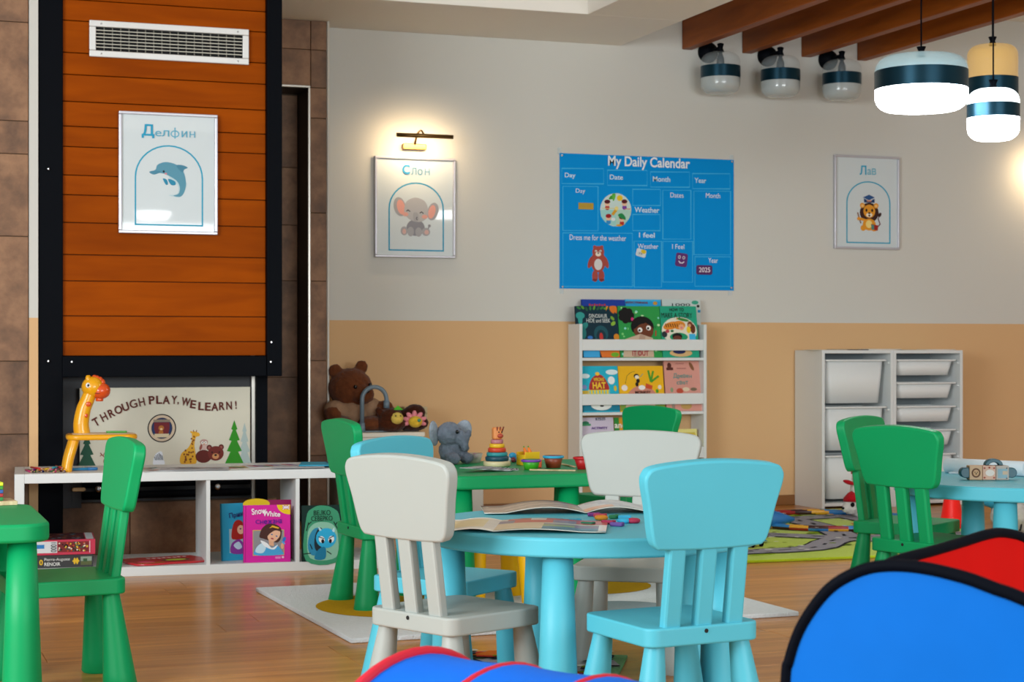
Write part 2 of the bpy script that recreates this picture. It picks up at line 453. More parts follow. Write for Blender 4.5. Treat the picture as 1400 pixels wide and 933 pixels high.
# wooden beams
for bx in (4.431, 4.818, 5.209, 5.587):
    t = thing('ceiling_beam', 'orange-brown wooden ceiling beam running out from the white wall', 'beam', (bx+.035, 0, 0), group='parallel wooden ceiling beams')
    MB().box((0, (4.2+WALL_Y-.004)/2, SOFFIT_Z+.12), (.062, WALL_Y-.004-4.2, .24), bev=.004).build('timber', M_BEAM, t)
    for q in (9.05, 7.7, 6.4):
        MB().lathe([(.010, 0), (.010, .012), (.006, .014)], 10, xf=Matrix.Translation((-.0305, q, SOFFIT_Z+.17)) @ Matrix.Rotation(-math.pi/2, 4, 'Y')).build('bolt', M_BLACK, t)

# ================================================================== THE CHIMNEY HOOD
HY = 7.9
hood = thing('chimney_hood', 'tall chimney hood of orange wooden slats framed in black steel', 'chimney hood', (1.21, HY, 0))
hx0, hx1 = .79-1.21, 1.676-1.21
sl = [-60, -2, 27, 71, 101, 138, 172, 200, 239, 266, 304, 348, 384, 432, 467, 487]
def hz(py): return EYE+(HORIZON-py)/FPX*7.70
for a, b in zip(sl[:-1], sl[1:]):
    z1, z0 = hz(a), hz(b)
    MB().box(((hx0+hx1)/2, .014, (z0+z1)/2), (hx1-hx0, .022, z1-z0-.003), bev=.003).build('wood_slat', M_SLAT, hood)
MB().box(((hx0+hx1)/2, .07, 1.93), (hx1-hx0+.1, .08, 2.0)).build('back_panel', mat('#4a2000', .7), hood)
zb0, zb1 = hz(516), hz(487)
MB().box((.74-1.21, .02, 1.475), (.104, .075, 2.95), bev=.004).build('frame_post', M_BLACK, hood)
MB().box((1.71-1.21, .0, (zb0+2.95)/2), (.068, .06, 2.95-zb0), bev=.004).build('frame_post', M_BLACK, hood)
MB().box(((hx0+hx1)/2-.002, .0, (zb0+zb1)/2), (hx1-hx0, .06, zb1-zb0), bev=.004).build('frame_rail', M_BLACK, hood)
for px, py in ((66, 494), (98, 495), (371, 468), (370, 495), (66, 231)):
    p = on_y(px, py, HY-.032)
    MB().lathe([(.006, 0), (.006, .003), (.003, .006)], 10, xf=Matrix.Rotation(math.pi/2, 4, 'X')).build('rivet', M_CHROME, hood, (p.x-1.21, -.029, p.z))
# fireplace opening below it
fp = thing('fireplace_frame', 'black steel fireplace frame with low bars and chrome knobs under the hood', 'fireplace', (1.25, 8.06, 0))
MB().box((-.42, .05, .60), (.12, .06, .76)).build('frame_post', mat('#1b1d24', .5), fp)
MB().box((.440, .03, .52), (.050, .09, 1.0)).build('frame_post', M_BLACK, fp)
MB().box((.405, .035, .60), (.016, .05, .80)).build('edge_strip', mat('#b9b4ab', .35, metal=.5), fp)
MB().box((0, .06, .80), (.84, .05, .30)).build('frame_rail', mat('#1b1d24', .5), fp)
for z in (.375, .325, .275):
    MB().tube([(-.36, -.01, z), (.385, -.01, z)], .017, 12).build('bar', M_BLACK, fp)
MB().box((0, .03, .325), (.80, .03, .16)).build('back_plate', mat('#14161c', .5), fp)
for px, py in ((135, 669), (298, 666)):
    p = on_y(px, py, 8.02)
    MB().lathe([(.016, 0), (.016, .01), (.011, .014), (.006, .02)], 14, xf=Matrix.Rotation(math.pi/2, 4, 'X')).build('knob', M_CHROME, fp, (p.x-1.25, -.024, p.z))
p = on_y(108, 670, 8.02)
MB().slab(rrect(.06, .018, .008), 0, .012, .003, xf=Matrix.Rotation(math.pi/2, 4, 'X')).build('name_plate', mat('#a98a62', .4, metal=.6), fp, (p.x-1.25, -.022, p.z))
hearth = struct(MB().box((1.22, 8.45, .12), (1.12, .68, .236)).build('wall_hearth', M_GROUT))
tiles(hearth, .67, 1.77, 0, .238, 8.098, [.24], [.435, .35])
# air vent
va, vb = on_y(122, 27, HY-.01), on_y(340, 88, HY-.01)
vw, vzc, vh = vb.x-va.x, (on_y(230, 34, HY).z+on_y(230, 84, HY).z)/2, .158
vent = thing('air_vent', 'white metal air vent grille screwed high on the wooden slats', 'vent', ((va.x+vb.x)/2, HY-.002, vzc))
M_VF = mat('#d8d8d6', .35, metal=.3)
for s_, d in (((0, -.008, vh/2-.014), (vw, .016, .028)), ((0, -.008, -vh/2+.014), (vw, .016, .028)),
              ((-vw/2+.014, -.008, 0), (.028, .016, vh-.056)), ((vw/2-.014, -.008, 0), (.028, .016, vh-.056))):
    MB().box(s_, d, bev=.003).build('vent_frame', M_VF, vent)
MB().box((0, .0, 0), (vw-.04, .004, vh-.04)).build('backing', mat('#0a0a0c', .9), vent)
lv = MB().box((0, 0, 0), (vw-.056, .006, .0035)).mesh('louvre', mat('#b8b5a8', .4, metal=.4))
for k in range(6): link('louvre', lv, vent, (0, -.011, -vh/2+.028+(vh-.056)*(k+1)/7))
fn = MB().box((0, 0, 0), (.0035, .004, vh-.056)).mesh('vertical_blade', mat('#7a766c', .5, metal=.4))
for k in range(17): link('vertical_blade', fn, vent, (-vw/2+.028+(vw-.056)*(k+1)/18, -.005, 0))
for sx in (-1, 1):
    for sz in (-1, 1):
        MB().ball((sx*(vw/2-.05), -.0165, sz*(vh/2-.014)), (.004, .0025, .004), u=8, v=6).build('screw', M_CHROME, vent)

# ================================================================== CHILDREN'S CHAIRS, TABLES, STOOL
def back_outline():
    pts = [(-.118, 0), (0, -.003), (.118, 0), (.142, .006), (.155, .030), (.169, .095), (.183, .150), (.179, .174), (.158, .188), (.08, .197), (0, .200), (-.08, .197), (-.158, .188), (-.179, .174), (-.183, .150), (-.169, .095), (-.155, .030), (-.142, .006)]
    return [tuple(p) for p in smooth_closed(pts, 4)]
LEAN = math.radians(8)
CH = {}
def leg_mesh(m, r0=.0225, r1=.047, dx=.028, dy=.02, h=.262):
    prof = []
    vs = MB(); n = 7; seg = 18; V = []
    for i in range(n):
        t = i/(n-1)
        r = r1+(r0-r1)*t
        if i == 0: r = r1*.90
        z = h*t if i else 0
        V.append((dx*(1-t), dy*(1-t), z, r))
    V.insert(1, (dx*.985, dy*.985, .006, r1))
    pts = []; fs = []
    for j, (x, y, z, r) in enumerate(V):
        for k in range(seg):
            a = 2*math.pi*k/seg; pts.append((x+r*math.cos(a), y+r*math.sin(a), z))
    for j in range(len(V)-1):
        for k in range(seg): fs.append((j*seg+k, j*seg+(k+1) % seg, (j+1)*seg+(k+1) % seg, (j+1)*seg+k))
    vs.add(pts, fs, 0, True); vs.add(pts[:seg], [list(reversed(range(seg)))])
    return vs.mesh('leg', m)
def chair(hexc, label, x, y, deg, group=None):
    """origin under the seat centre; the seat faces local +y"""
    t = thing('childrens_chair', label, 'chair', (x, y, 0), math.radians(deg-90), group)
    if hexc not in CH:
        m = plastic(hexc)
        X = Matrix.Translation((0, -.128, .274)) @ Matrix.Rotation(LEAN, 4, 'X')
        seat = MB().slab(rrect(.30, .305, .032), .257, .30, .0045)
        back = MB().slab(back_outline(), -.017, .017, .006, xf=X @ Matrix.Translation((0, 0, .205)) @ Matrix.Rotation(math.pi/2, 4, 'X'))
        sl_ = [MB().box((sx*.083, 0, .115), (.044, .026, .22), bev=.006, xf=X).mesh('slat', m) for sx in (-1, 0, 1)]
        CH[hexc] = (seat.mesh('seat', m), back.mesh('backrest', m), sl_, [leg_mesh(m, dx=sx*.032, dy=sy*.02) for sx in (-1, 1) for sy in (-1, 1)])
    s_, b_, sl_, lg = CH[hexc]
    link('seat', s_, t); link('backrest', b_, t)
    for q in sl_: link('slat', q, t)
    i = 0
    for sx in (-1, 1):
        for sy in (-1, 1): link('leg', lg[i], t, (sx*.112, sy*.115, 0)); i += 1
    link('peg_hole', PEG, t, (0, -.153, .288))
    return t
PEG = MB().lathe([(.005, 0), (.005, .0015)], 8, xf=Matrix.Rotation(math.pi/2, 4, 'X')).mesh('peg_hole', mat('#101010', .8))
C_WHITE, C_BLUE, C_GREEN = '#a9aea9', '#54b9cd', '#009a5a'
chair(C_WHITE, 'white plastic child chair pulled up to the round blue table beside the blue tunnel', 1.337, 4.117, 25)
chair(C_BLUE, 'light blue plastic child chair with its back turned, at the round table beside the tent', 1.755, 3.79, 97)
chair(C_WHITE, 'white plastic child chair across the round blue table, in front of the book rack', 2.107, 4.82, 237)
chair(C_BLUE, 'light blue plastic child chair facing the round table, behind the white chair near the tunnel', 1.51, 4.735, 309)
chair(C_GREEN, 'green plastic child chair standing on the white rug beside the long white bench', 1.757, 6.18, 4)
chair(C_GREEN, 'green plastic child chair behind the long green table, in front of the book rack', 3.04, 7.08, 196)
chair(C_GREEN, 'green plastic child chair pulled up to the green table by the puzzle boxes', .50, 5.06, 185)
chair(C_GREEN, 'green plastic child chair with its back turned, next to the pop-up tent and blue table', 3.30, 5.07, 16)
chair(C_GREEN, 'green plastic child chair on the road rug, side on, in front of the storage units', 3.555, 5.64, -55)

def table_leg(m, h=.435, r0=.036, r1=.052):
    return MB().lathe([(r1*.9, 0), (r1, .006), (r1*.97, .05), ((r0+r1)/2, h*.5), (r0, h)], 20).mesh('leg', m)
def round_table(label, x, y, a0):
    m = plastic(C_BLUE)
    t = thing('childrens_table', label, 'table', (x, y, 0))
    R = .425
    MB().lathe([(.30, .436), (R-.008, .433), (R-.006, .4332), (R-.002, .435), (R, .439), (R, .4402), (R, .4718), (R, .473), (R-.002, .478), (R-.006, .4798), (R-.0085, .48), (.2, .48), (.001, .48)], 72).build('tabletop', m, t)
    lg = table_leg(m)
    for k in range(5):
        a = math.radians(a0+72*k); link('leg', lg, t, (.362*math.cos(a), .362*math.sin(a), 0))
    return t
# the first leg angle is given about the camera's axis, turned to the room
round_table('round light blue plastic child table with open books on top', 1.745, 4.245, 254.7-19.8)
round_table('round light blue plastic child table with a wooden block toy on top', 3.688, 5.135, 246-19.8)
def rect_table(label, x0, x1, y0, y1, inset=.075, mid=()):
    m = plastic(C_GREEN)
    t = thing('childrens_table', label, 'table', ((x0+x1)/2, (y0+y1)/2, 0))
    w, d = x1-x0, y1-y0
    MB().slab(rrect(w, d, .075), .432, .48, .008).build('tabletop', m, t)
    lg = table_leg(m)
    for sx in (-1, 1):
        for sy in (-1, 1): link('leg', lg, t, (sx*(w/2-inset), sy*(d/2-inset), 0))
    for q in mid: link('leg', lg, t, (q[0], q[1], 0))
    return t
rect_table('long green plastic child table with a ring tower and toy cups on top', 1.89, 2.90, 5.895, 6.69, .07, ((-.03, -.3225), (.205, .3225)))
rect_table('green plastic child table with a colourful block stack, beside the puzzle boxes', -.33, .44, 4.65, 5.29, .068)

st = thing('childrens_stool', 'yellow plastic child stool tucked under the long green table', 'stool', (2.125, 6.10, 0))
m = plastic('#f2b705')
MB().lathe([(.11, .262), (.138, .262), (.146, .268), (.148, .285), (.142, .296), (.12, .30), (.001, .30)], 40).build('seat', m, st)
lg = [leg_mesh(m, .026, .040, sx*.03, sy*.03, .268) for sx in (-1, 1) for sy in (-1, 1)]
i = 0
for sx in (-1, 1):
    for sy in (-1, 1): link('leg', lg[i], st, (sx*.082, sy*.082, 0)); i += 1

# ================================================================== WHITE BENCH SHELF
BA = math.radians(-4.5); BX, BYY = .553, 7.385; BL, BD, BH = 1.53, .47, .422
def bench_pt(x, y, z=0.): return Vector((BX+x*math.cos(BA)-y*math.sin(BA), BYY+x*math.sin(BA)+y*math.cos(BA), z))
bench = thing('bench_shelf', 'long low white shelf bench with four open cubbies', 'shelf', (BX, BYY, 0), BA)
MB().box((BL/2, BD/2, BH-.019), (BL-.077, BD-.001, .038), bev=.0015).build('top_panel', M_WHITE, bench)
MB().box((BL/2, BD/2, .019), (BL-.078, BD-.002, .038), bev=.0015).build('bottom_panel', M_WHITE, bench)
for x in (.019, BL-.019): MB().box((x, BD/2, BH/2), (.038, BD, BH), bev=.0015).build('side_panel', M_WHITE, bench)
PITCH = (BL-.076+.016)/4
for k in (1, 2, 3): MB().box((.038+k*PITCH-.008, BD/2, .21), (.016, BD-.003, .3458), bev=.001).build('divider', M_WHITE, bench)
for z in (.05, .29, .40): MB().box((.0, .015, z), (.002, .012, .02)).build('peg', mat('#1d3550', .5), bench)

# ================================================================== BOOK RACK
RX0, RX1, RY, RH = 3.725, 4.507, 9.24, 1.062
rack = thing('book_rack', 'white front-facing book rack full of picture books against the peach wall', 'bookshelf', ((RX0+RX1)/2, RY, 0))
RW = RX1-RX0; RDp = WALL_Y-.008-RY
for sx in (-1, 1): MB().box((sx*(RW/2-.009), RDp/2, RH/2), (.018, RDp, RH), bev=.002).build('side_panel', M_WHITE, rack)
for zt in (.873, .568, .262, .05):
    MB().box((0, RDp/2, zt-.008), (RW-.037, RDp-.004, .016), bev=.0015).build('shelf', M_WHITE, rack)
    if zt > .1: MB().box((0, .008, zt+.072), (RW-.037, .014, .062), bev=.002).build('front_rail', M_WHITE, rack)

# ================================================================== STORAGE UNITS WITH BINS
TX, TY, TW, TD, TH = 5.165, 9.085, .472, .322, .915
M_BIN = mat('#e6eaea', .35, var=.01, spec=.4)
def storage_unit(label, x0, rails):
    t = thing('storage_unit', label, 'storage unit', (x0+TW/2, TY, 0))
    for sx in (-1, 1): MB().box((sx*(TW/2-.009), TD/2, TH/2), (.018, TD, TH), bev=.0015).build('side_panel', M_WHITE, t)
    MB().box((0, TD/2, TH-.009), (TW-.037, TD-.001, .018), bev=.0015).build('top_panel', M_WHITE, t)
    MB().box((0, TD/2, .024), (TW-.037, TD-.004, .018), bev=.0015).build('bottom_panel', M_WHITE, t)
    MB().box((0, TD-.004, TH/2), (TW-.037, .004, TH-.04)).build('back_panel', mat('#8d979b', .6), t)
    for z in rails:
        for sx in (-1, 1): MB().box((sx*(TW/2-.024), TD/2, z-.012), (.012, TD-.03, .008)).build('runner', M_WHITE, t)
    return t
def tray(zr):
    return MB().box((0, 0, 0), (TW-.055, .285, .006))
def bin_(label, x0, zr, h, group):
    t = thing('storage_bin', label, 'bin', (x0+TW/2, TY+.155, zr), group=group)
    # tapered open tub with a flat rim whose front lip hangs forward
    w, d = TW-.075, .27
    top, bot = rrect(w-.012, d-.02, .03), rrect(w-.046, d-.05, .035)
    n = len(top); vs = [(x, y, 0) for x, y in top]+[(x, y, -h) for x, y in bot]+[(x*.97, y*.97, 0) for x, y in top]+[(x*.96, y*.95, -h+.004) for x, y in bot]
    fs = [(i, n+i, n+(i+1) % n, (i+1) % n) for i in range(n)]+[(2*n+i, 2*n+(i+1) % n, 3*n+(i+1) % n, 3*n+i) for i in range(n)]
    fs += [list(reversed(range(n, 2*n))), list(range(3*n, 4*n))]+[(i, (i+1) % n, 2*n+(i+1) % n, 2*n+i) for i in range(n)]
    MB().add(vs, [tuple(reversed(f)) for f in fs], 0, True).build('tub', M_BIN, t)
    outer, inner = rrect(TW-.052, d+.008, .022), rrect(w-.022, d-.022, .03)
    vs = [(x, y, -.002) for x, y in outer]+[(x, y, .008) for x, y in outer]+[(x, y, .008) for x, y in inner]+[(x, y, -.002) for x, y in inner]
    fs = [(k*n+i, k*n+(i+1) % n, ((k+1) % 4)*n+(i+1) % n, ((k+1) % 4)*n+i) for k in range(4) for i in range(n)]
    MB().add(vs, fs, 0, True).build('rim', M_BIN, t)
    return t
zl = lambda py: EYE-(py-HORIZON)*.92/219
L_R = [zl(494), zl(559), zl(626)]; R_R = [zl(494), zl(526), zl(559), zl(592), zl(626)]
storage_unit('white storage unit with deep bins, left of its twin and beside the book rack', TX, L_R)
storage_unit('white storage unit with shallow bins, standing to the right of a deep-bin unit', TX+TW+.001, R_R)
for z, wd in zip(L_R, ('topmost', 'middle', 'lowest')): bin_('deep white plastic bin, %s in its storage unit' % wd, TX, z, .245, 'deep storage bins')
for z, wd in zip(R_R[:4], ('topmost', 'second from the top', 'third from the top', 'fourth from the top')): bin_('shallow white plastic bin, %s in its storage unit' % wd, TX+TW+.001, z, .085, 'shallow storage bins')
bin_('deep white plastic bin under the shallow bins of the storage unit', TX+TW+.001, R_R[4], .245, 'deep storage bins')
random.seed(8)
for k, (x, y, w, rz) in enumerate(((5.24, 9.18, .21, .1), (5.43, 9.22, .25, -.2), (5.60, 9.17, .20, .05), (5.80, 9.20, .24, -.08), (5.98, 9.17, .18, .15))):
    sh = MB().slab(smooth_closed([(-w/2, -.07), (0, -.074), (w/2, -.07), (w/2, .07), (0, .074), (-w/2, .07)], 2), 0, .003+.002*(k % 3), .001).build('paper_sheet', mat(('#d8d2c4', '#3a3f45', '#d9d5cc', '#cfc8b6', '#dcd9d2')[k], .7), None, (x, y, TH+.0005), (0, 0, rz))
    tag(sh, ('pale paper sheet at the bin unit corner beside the rack', 'dark grey card lying on the deep-bin storage unit', 'white paper sheet lying across both storage units', 'cream paper sheet lying on the shallow-bin storage unit', 'white paper sheet at the far end of the shallow-bin unit')[k], 'paper', 'papers on the storage units')

# ================================================================== PICTURES ON THE WALLS
def picture(label, x0, x1, z0, z1, y, box, draw):
    w, h = x1-x0, z1-z0
    t = thing('framed_picture', label, 'picture', ((x0+x1)/2, y, (z0+z1)/2))
    mf = mat('#c4c3cb', .3, metal=.35)
    b, dp = .013, .024
    for c, d in (((0, -dp/2, h/2-b/2), (w, dp, b)), ((0, -dp/2, -h/2+b/2), (w, dp, b)), ((-w/2+b/2, -dp/2, 0), (b, dp, h-2*b)), ((w/2-b/2, -dp/2, 0), (b, dp, h-2*b))):
        MB().box(c, d, bev=.003).build('frame_bar', mf, t)
    MB().box((0, -.006, 0), (w-.02, .010, h-.02)).build('sheet', mat('#d3dde0', .45, var=.02, coat=.8), t)
    fm = fit(*box, w, h); pr = Print(fm); L = (0, -.0115, 0)
    draw(pr, fm, t, L)
    return t
def arch(pr, x0, x1, ytop, ybot, col, w=8):
    r = (x1-x0)/2; cx = (x0+x1)/2; yc = ytop+r*.98
    pts = [(x0, ybot)]+[(cx-r*math.cos(math.pi*k/18), yc-r*.98*math.sin(math.pi*k/18)) for k in range(19)]+[(x1, ybot)]
    pr.line(pts, w, col); pr.line([(x0-w/2, ybot), (x1+w/2, ybot)], w, col)
def d_elephant(p, fm, t, L):
    arch(p, 183, 492, 385, 777, '#2f9cc4', 8)
    G, D, K = '#a9a9ae', '#8e8f98', '#e8a79a'
    p.line([(385, 655), (405, 650), (412, 632)], 7, D); p.ell(412, 632, 8, 8, D)
    p.ell(333, 645, 52, 48, D); p.ell(268, 665, 20, 26, G); p.ell(392, 668, 24, 24, G)
    p.ell(268, 668, 11, 15, '#d9b3ad'); p.ell(396, 670, 13, 14, '#d9b3ad')
    p.ell(305, 668, 19, 28, G); p.ell(350, 670, 19, 27, G)
    p.ell(243, 525, 34, 56, G, -12); p.ell(250, 527, 23, 44, K, -12); p.ell(432, 548, 31, 53, G, 14); p.ell(426, 550, 20, 41, K, 14)
    p.blob([(338, 470), (385, 490), (405, 540), (395, 590), (350, 612), (300, 598), (270, 560), (275, 505), (300, 480)], '#b7b7ba')
    p.ell(275, 568, 17, 12, '#e3a99c'); p.ell(385, 580, 17, 12, '#e3a99c')
    p.blob([(320, 560), (345, 560), (350, 595), (338, 612), (322, 600)], G)
    p.line([(280, 550), (290, 543), (302, 552)], 5, '#34343a'); p.line([(356, 560), (367, 552), (378, 562)], 5, '#34343a'); p.line([(342, 582), (336, 592), (343, 600)], 4, '#55555c')
    p.build('printed_elephant', t, L)
    text('С', (257, 280, 300, 335), fm, '#3a9fd0', t, L, bold=.03); text('ло', (308, 296, 372, 338), fm, '#5a98b8', t, L); text('H', (384, 298, 413, 337), fm, '#5a98b8', t, L)
picture('framed elephant picture hanging under the brass picture light', 2.593, 3.053, 1.422, 1.972, WALL_Y-.001, (100, 235, 560, 820), d_elephant)
def d_lion(p, fm, t, L):
    arch(p, 203, 530, 313, 773, '#27a3c6', 9)
    B, O, N = '#3d1f1a', '#e59a2a', '#1f3f6e'
    p.line([(430, 660), (455, 630), (440, 590), (450, 565)], 8, '#6b3a4a'); p.ell(452, 560, 12, 18, B, 30)
    p.ell(372, 545, 72, 75, B); p.ell(372, 580, 50, 36, B)
    p.ell(320, 492, 19, 20, O); p.ell(424, 492, 19, 20, O); p.ell(320, 494, 10, 11, '#f0c07a'); p.ell(424, 494, 10, 11, '#f0c07a')
    p.ell(372, 635, 50, 45, O); p.ell(370, 632, 24, 30, '#f6dc86'); p.ell(326, 662, 20, 22, O); p.ell(410, 668, 24, 18, O)
    p.line([(345, 605), (310, 595), (292, 590)], 20, O); p.line([(283, 545), (308, 628)], 10, '#8a6a5a'); p.ell(292, 592, 13, 13, O)
    p.ell(372, 535, 45, 50, O); p.ell(372, 563, 24, 17, '#f7ead0'); p.ell(372, 549, 9, 7, '#2b1a16'); p.ell(372, 568, 8, 8, '#5a2a22')
    p.ell(350, 528, 8, 12, '#2b1a16'); p.ell(394, 528, 8, 12, '#2b1a16')
    p.poly([(385, 630), (440, 640), (436, 680), (388, 672)], '#a3271f'); p.poly([(388, 634), (408, 638), (408, 676), (388, 670)], '#4d8a84')
    p.poly([(330, 438), (372, 462), (412, 438), (412, 470), (332, 470)], N); p.poly([(322, 432), (370, 410), (414, 430), (370, 452)], '#2a558c')
    p.poly([(352, 462), (360, 446), (370, 458), (380, 446), (388, 462)], '#d88a5a')
    p.build('printed_lion', t, L)
    text('Л', (297, 192, 348, 262), fm, '#2aa9cf', t, L, bold=.012); text('ав', (356, 210, 422, 260), fm, '#6fb9cf', t, L)
picture('framed lion picture on the white wall above the storage units', 5.428, 5.875, 1.522, 2.083, WALL_Y-.001, (105, 118, 600, 822), d_lion)
def d_dolphin(p, fm, t, L):
    arch(p, 217, 668, 273, 818, '#2aa2c4', 10)
    p.blob([(440, 480), (500, 510), (560, 520), (550, 575), (520, 620), (490, 625), (440, 612), (490, 605), (505, 580), (500, 540), (470, 520)], '#b9d3da')
    p.blob([(310, 455), (350, 440), (365, 405), (420, 385), (490, 400), (540, 450), (556, 520), (548, 580), (520, 620), (470, 615), (505, 600), (515, 560), (500, 520), (470, 495), (420, 470), (380, 462), (330, 470)], '#5b97ae')
    p.blob([(490, 405), (530, 402), (568, 418), (545, 432), (535, 452), (515, 440)], '#4b87a0'); p.blob([(310, 455), (350, 446), (388, 452), (350, 472), (325, 470)], '#4f8ba4')
    p.blob([(400, 500), (425, 505), (435, 535), (420, 540)], '#2f8cae'); p.blob([(435, 500), (480, 515), (485, 540), (455, 540)], '#2f8cae')
    p.ell(406, 450, 7, 8, '#1d2b33'); p.ell(420, 465, 9, 6, '#d98a94')
    p.build('printed_dolphin', t, L)
    text('Д', (258, 130, 342, 225), fm, '#2aa0c6', t, L, bold=.02); text('ел', (348, 167, 442, 210), fm, '#5aaecb', t, L); text('и', (526, 167, 564, 210), fm, '#5aaecb', t, L); text('H', (580, 167, 617, 210), fm, '#5aaecb', t, L)
    q = Print(fm); q.line([(482+26*math.cos(a_*math.pi/12), 189+21*math.sin(a_*math.pi/12)) for a_ in range(24)], 7, '#5aaecb', True); q.line([(482, 145), (482, 222)], 7, '#5aaecb'); q.build('lettering', t, L)
xa, xb = on_y(162, 235, HY-.01).x, on_y(297, 235, HY-.01).x
picture('framed dolphin picture hanging on the orange wooden slats', xa, xb, 1.425, 1.955, HY-.0005, (105, 47, 770, 880), d_dolphin)

# ---- calendar poster
cx0, cx1, cz0, cz1 = 3.675, 4.767, 1.264, 2.028
cal = thing('calendar_poster', 'bright blue daily calendar poster pinned up above the book rack', 'poster', ((cx0+cx1)/2, WALL_Y, (cz0+cz1)/2))
cw, ch_ = cx1-cx0, cz1-cz0
MB().box((0, -.004, 0), (cw, .003, ch_), bev=.0008).build('sheet', mat('#0093e2', .6, var=.02, spec=.1), cal)
def fmc(x, y):
    yt = 83+(x-100)/1018*32; yb = 868+(x-100)/1018*8
    return (((x-100)/1018-.5)*cw, (.5-(y-yt)/(yb-yt))*ch_)
LC = (0, -.006, 0); p = Print(fmc); LN = '#3fb8ee'
for b_ in ((112, 172, 350, 260), (372, 180, 602, 268), (622, 188, 852, 276), (870, 196, 1095, 284), (118, 276, 318, 532), (518, 290, 680, 384), (518, 436, 678, 530), (694, 294, 860, 578),
           (878, 298, 1098, 668), (118, 546, 516, 856), (526, 592, 686, 858), (694, 592, 870, 828), (884, 680, 1098, 852)): p.frame(*b_, 3.5, LN)
p.build('printed_boxes', cal, LC)
p = Print(fmc); p.ell(420, 410, 90, 97, '#cfe3df'); p.poly([(330, 410), (420, 410), (420, 507), (370, 492), (335, 450)], '#9fd8d4'); p.poly([(420, 410), (510, 410), (500, 455), (470, 495), (420, 507)], '#b4d9c8')
p.blob([(420, 318), (390, 330), (380, 350), (405, 345), (410, 330)], '#3f9a33'); p.blob([(415, 315), (398, 322), (405, 360), (418, 335)], '#5fb83f'); p.ell(443, 342, 17, 17, '#f0c81f')
for x, y, hc, bc in ((371, 372, '#5a1420', '#c01f2a'), (470, 370, '#5a1420', '#7a3fb0'), (378, 455, '#a01820', '#2f8fd0'), (455, 462, '#5a1a10', '#c0301f')):
    p.ell(x, y+26, 13, 14, bc); p.ell(x, y, 16, 18, '#f0c4a4'); p.ell(x, y-9, 17, 12, hc)
p.blob([(432, 440), (455, 430), (475, 452), (474, 468), (450, 458)], '#1f8a4a'); p.line([(400, 440), (425, 405)], 17, '#e0a32a'); p.ell(424, 402, 11, 12, '#f4e08a'); p.ell(405, 465, 12, 10, '#e8ecf0')
p.line([(340, 402), (415, 402)], 4, '#d9cf8a'); p.line([(470, 405), (505, 405)], 5, '#d98a6a'); p.ell(440, 500, 18, 6, '#e0a32a')
p.build('printed_weather_wheel', cal, LC)
p = Print(fmc); BR, BD_ = '#a8493f', '#7d2f2c'
for sx in (-1, 1):
    p.ell(319+sx*20, 628, 10, 11, BR); p.ell(319+sx*44, 715, 13, 36, BR, -sx*18); p.ell(319+sx*18, 795, 17, 34, BR); p.ell(319+sx*20, 818, 16, 7, BD_)
p.ell(319, 712, 42, 62, BR); p.ell(319, 655, 34, 34, BR); p.ell(319, 728, 23, 33, '#d9d6d6'); p.ell(319, 668, 16, 13, '#f0e0d0'); p.ell(319, 662, 5, 4, '#1d1010')
p.ell(306, 650, 6, 6, '#f5f0ea'); p.ell(332, 650, 6, 6, '#f5f0ea'); p.ell(306, 651, 3, 3, '#1d1010'); p.ell(332, 651, 3, 3, '#1d1010')
p.build('printed_bear', cal, LC)
def magnet(name, x0, y0, x1, y1, r, hexc, tilt=0):
    a, b = Vector(fmc(x0, y1)), Vector(fmc(x1, y0)); w, h = b.x-a.x, b.y-a.y
    return MB().slab(rrect(w, h, r), 0, .004, .001, xf=Matrix.Rotation(math.pi/2, 4, 'X')).build(name, mat(hexc, .5), cal, ((a.x+b.x)/2, -.0055, (a.y+b.y)/2), (0, tilt, 0))
magnet('day_tag', 206, 372, 291, 408, .002, '#b8941a')
mg = magnet('face_tag', 769, 660, 838, 738, .012, '#5a1a6e', .12)
p = Print(lambda x, y: (x, y)); p.ell(-.016, .014, .009, .010, '#cfc4d8'); p.ell(.012, .014, .009, .010, '#cfc4d8'); p.ell(-.016, .014, .004, .005, '#2a0a35'); p.ell(.012, .014, .004, .005, '#2a0a35')
p.line([(-.018, -.008), (-.008, -.018), (.006, -.018), (.017, -.008)], .006, '#e8e0ee'); p.build('printed_face', mg, (0, -.0045, 0))
magnet('year_tag', 892, 730, 987, 784, .012, '#4f1560')
mg = magnet('weather_tag', 537, 638, 595, 682, .010, '#d9e2e6', .25)
p = Print(lambda x, y: (x, y)); p.ell(.012, .011, .016, .012, '#e0c22a'); p.ell(-.006, -.006, .016, .011, '#c4d0d6'); p.ell(-.008, -.004, .003, .003, '#33404a'); p.ell(.003, -.004, .003, .003, '#33404a'); p.build('printed_cloud', mg, (0, -.0045, 0))
W_ = '#eef6fb'; P_ = '#d3eefc'
text('My Daily Calendar', (374, 110, 853, 172), fmc, W_, cal, LC, bold=.022)
for s_, b_, bo in (('Day', (127, 199, 188, 232), .015), ('Date', (384, 208, 460, 234), .015), ('Month', (634, 217, 736, 244), .015), ('Year', (880, 223, 950, 250), .015),
                   ('Day', (190, 290, 243, 320), 0), ('Weather', (527, 396, 672, 424), .015), ('I feel', (553, 542, 645, 570), .015), ('Dates', (737, 310, 815, 336), 0), ('Month', (948, 311, 1034, 337), 0),
                   ('Dress me for the weather', (155, 560, 478, 586), 0), ('Weather', (546, 608, 665, 634), 0), ('I Feel', (748, 609, 819, 635), 0), ('Year', (963, 687, 1020, 715), 0)):
    text(s_, b_, fmc, P_ if bo else W_, cal, LC, bold=bo)
text('2025', (906, 742, 973, 770), fmc, '#f0e8f4', cal, LC, bold=.01, off=.0052)
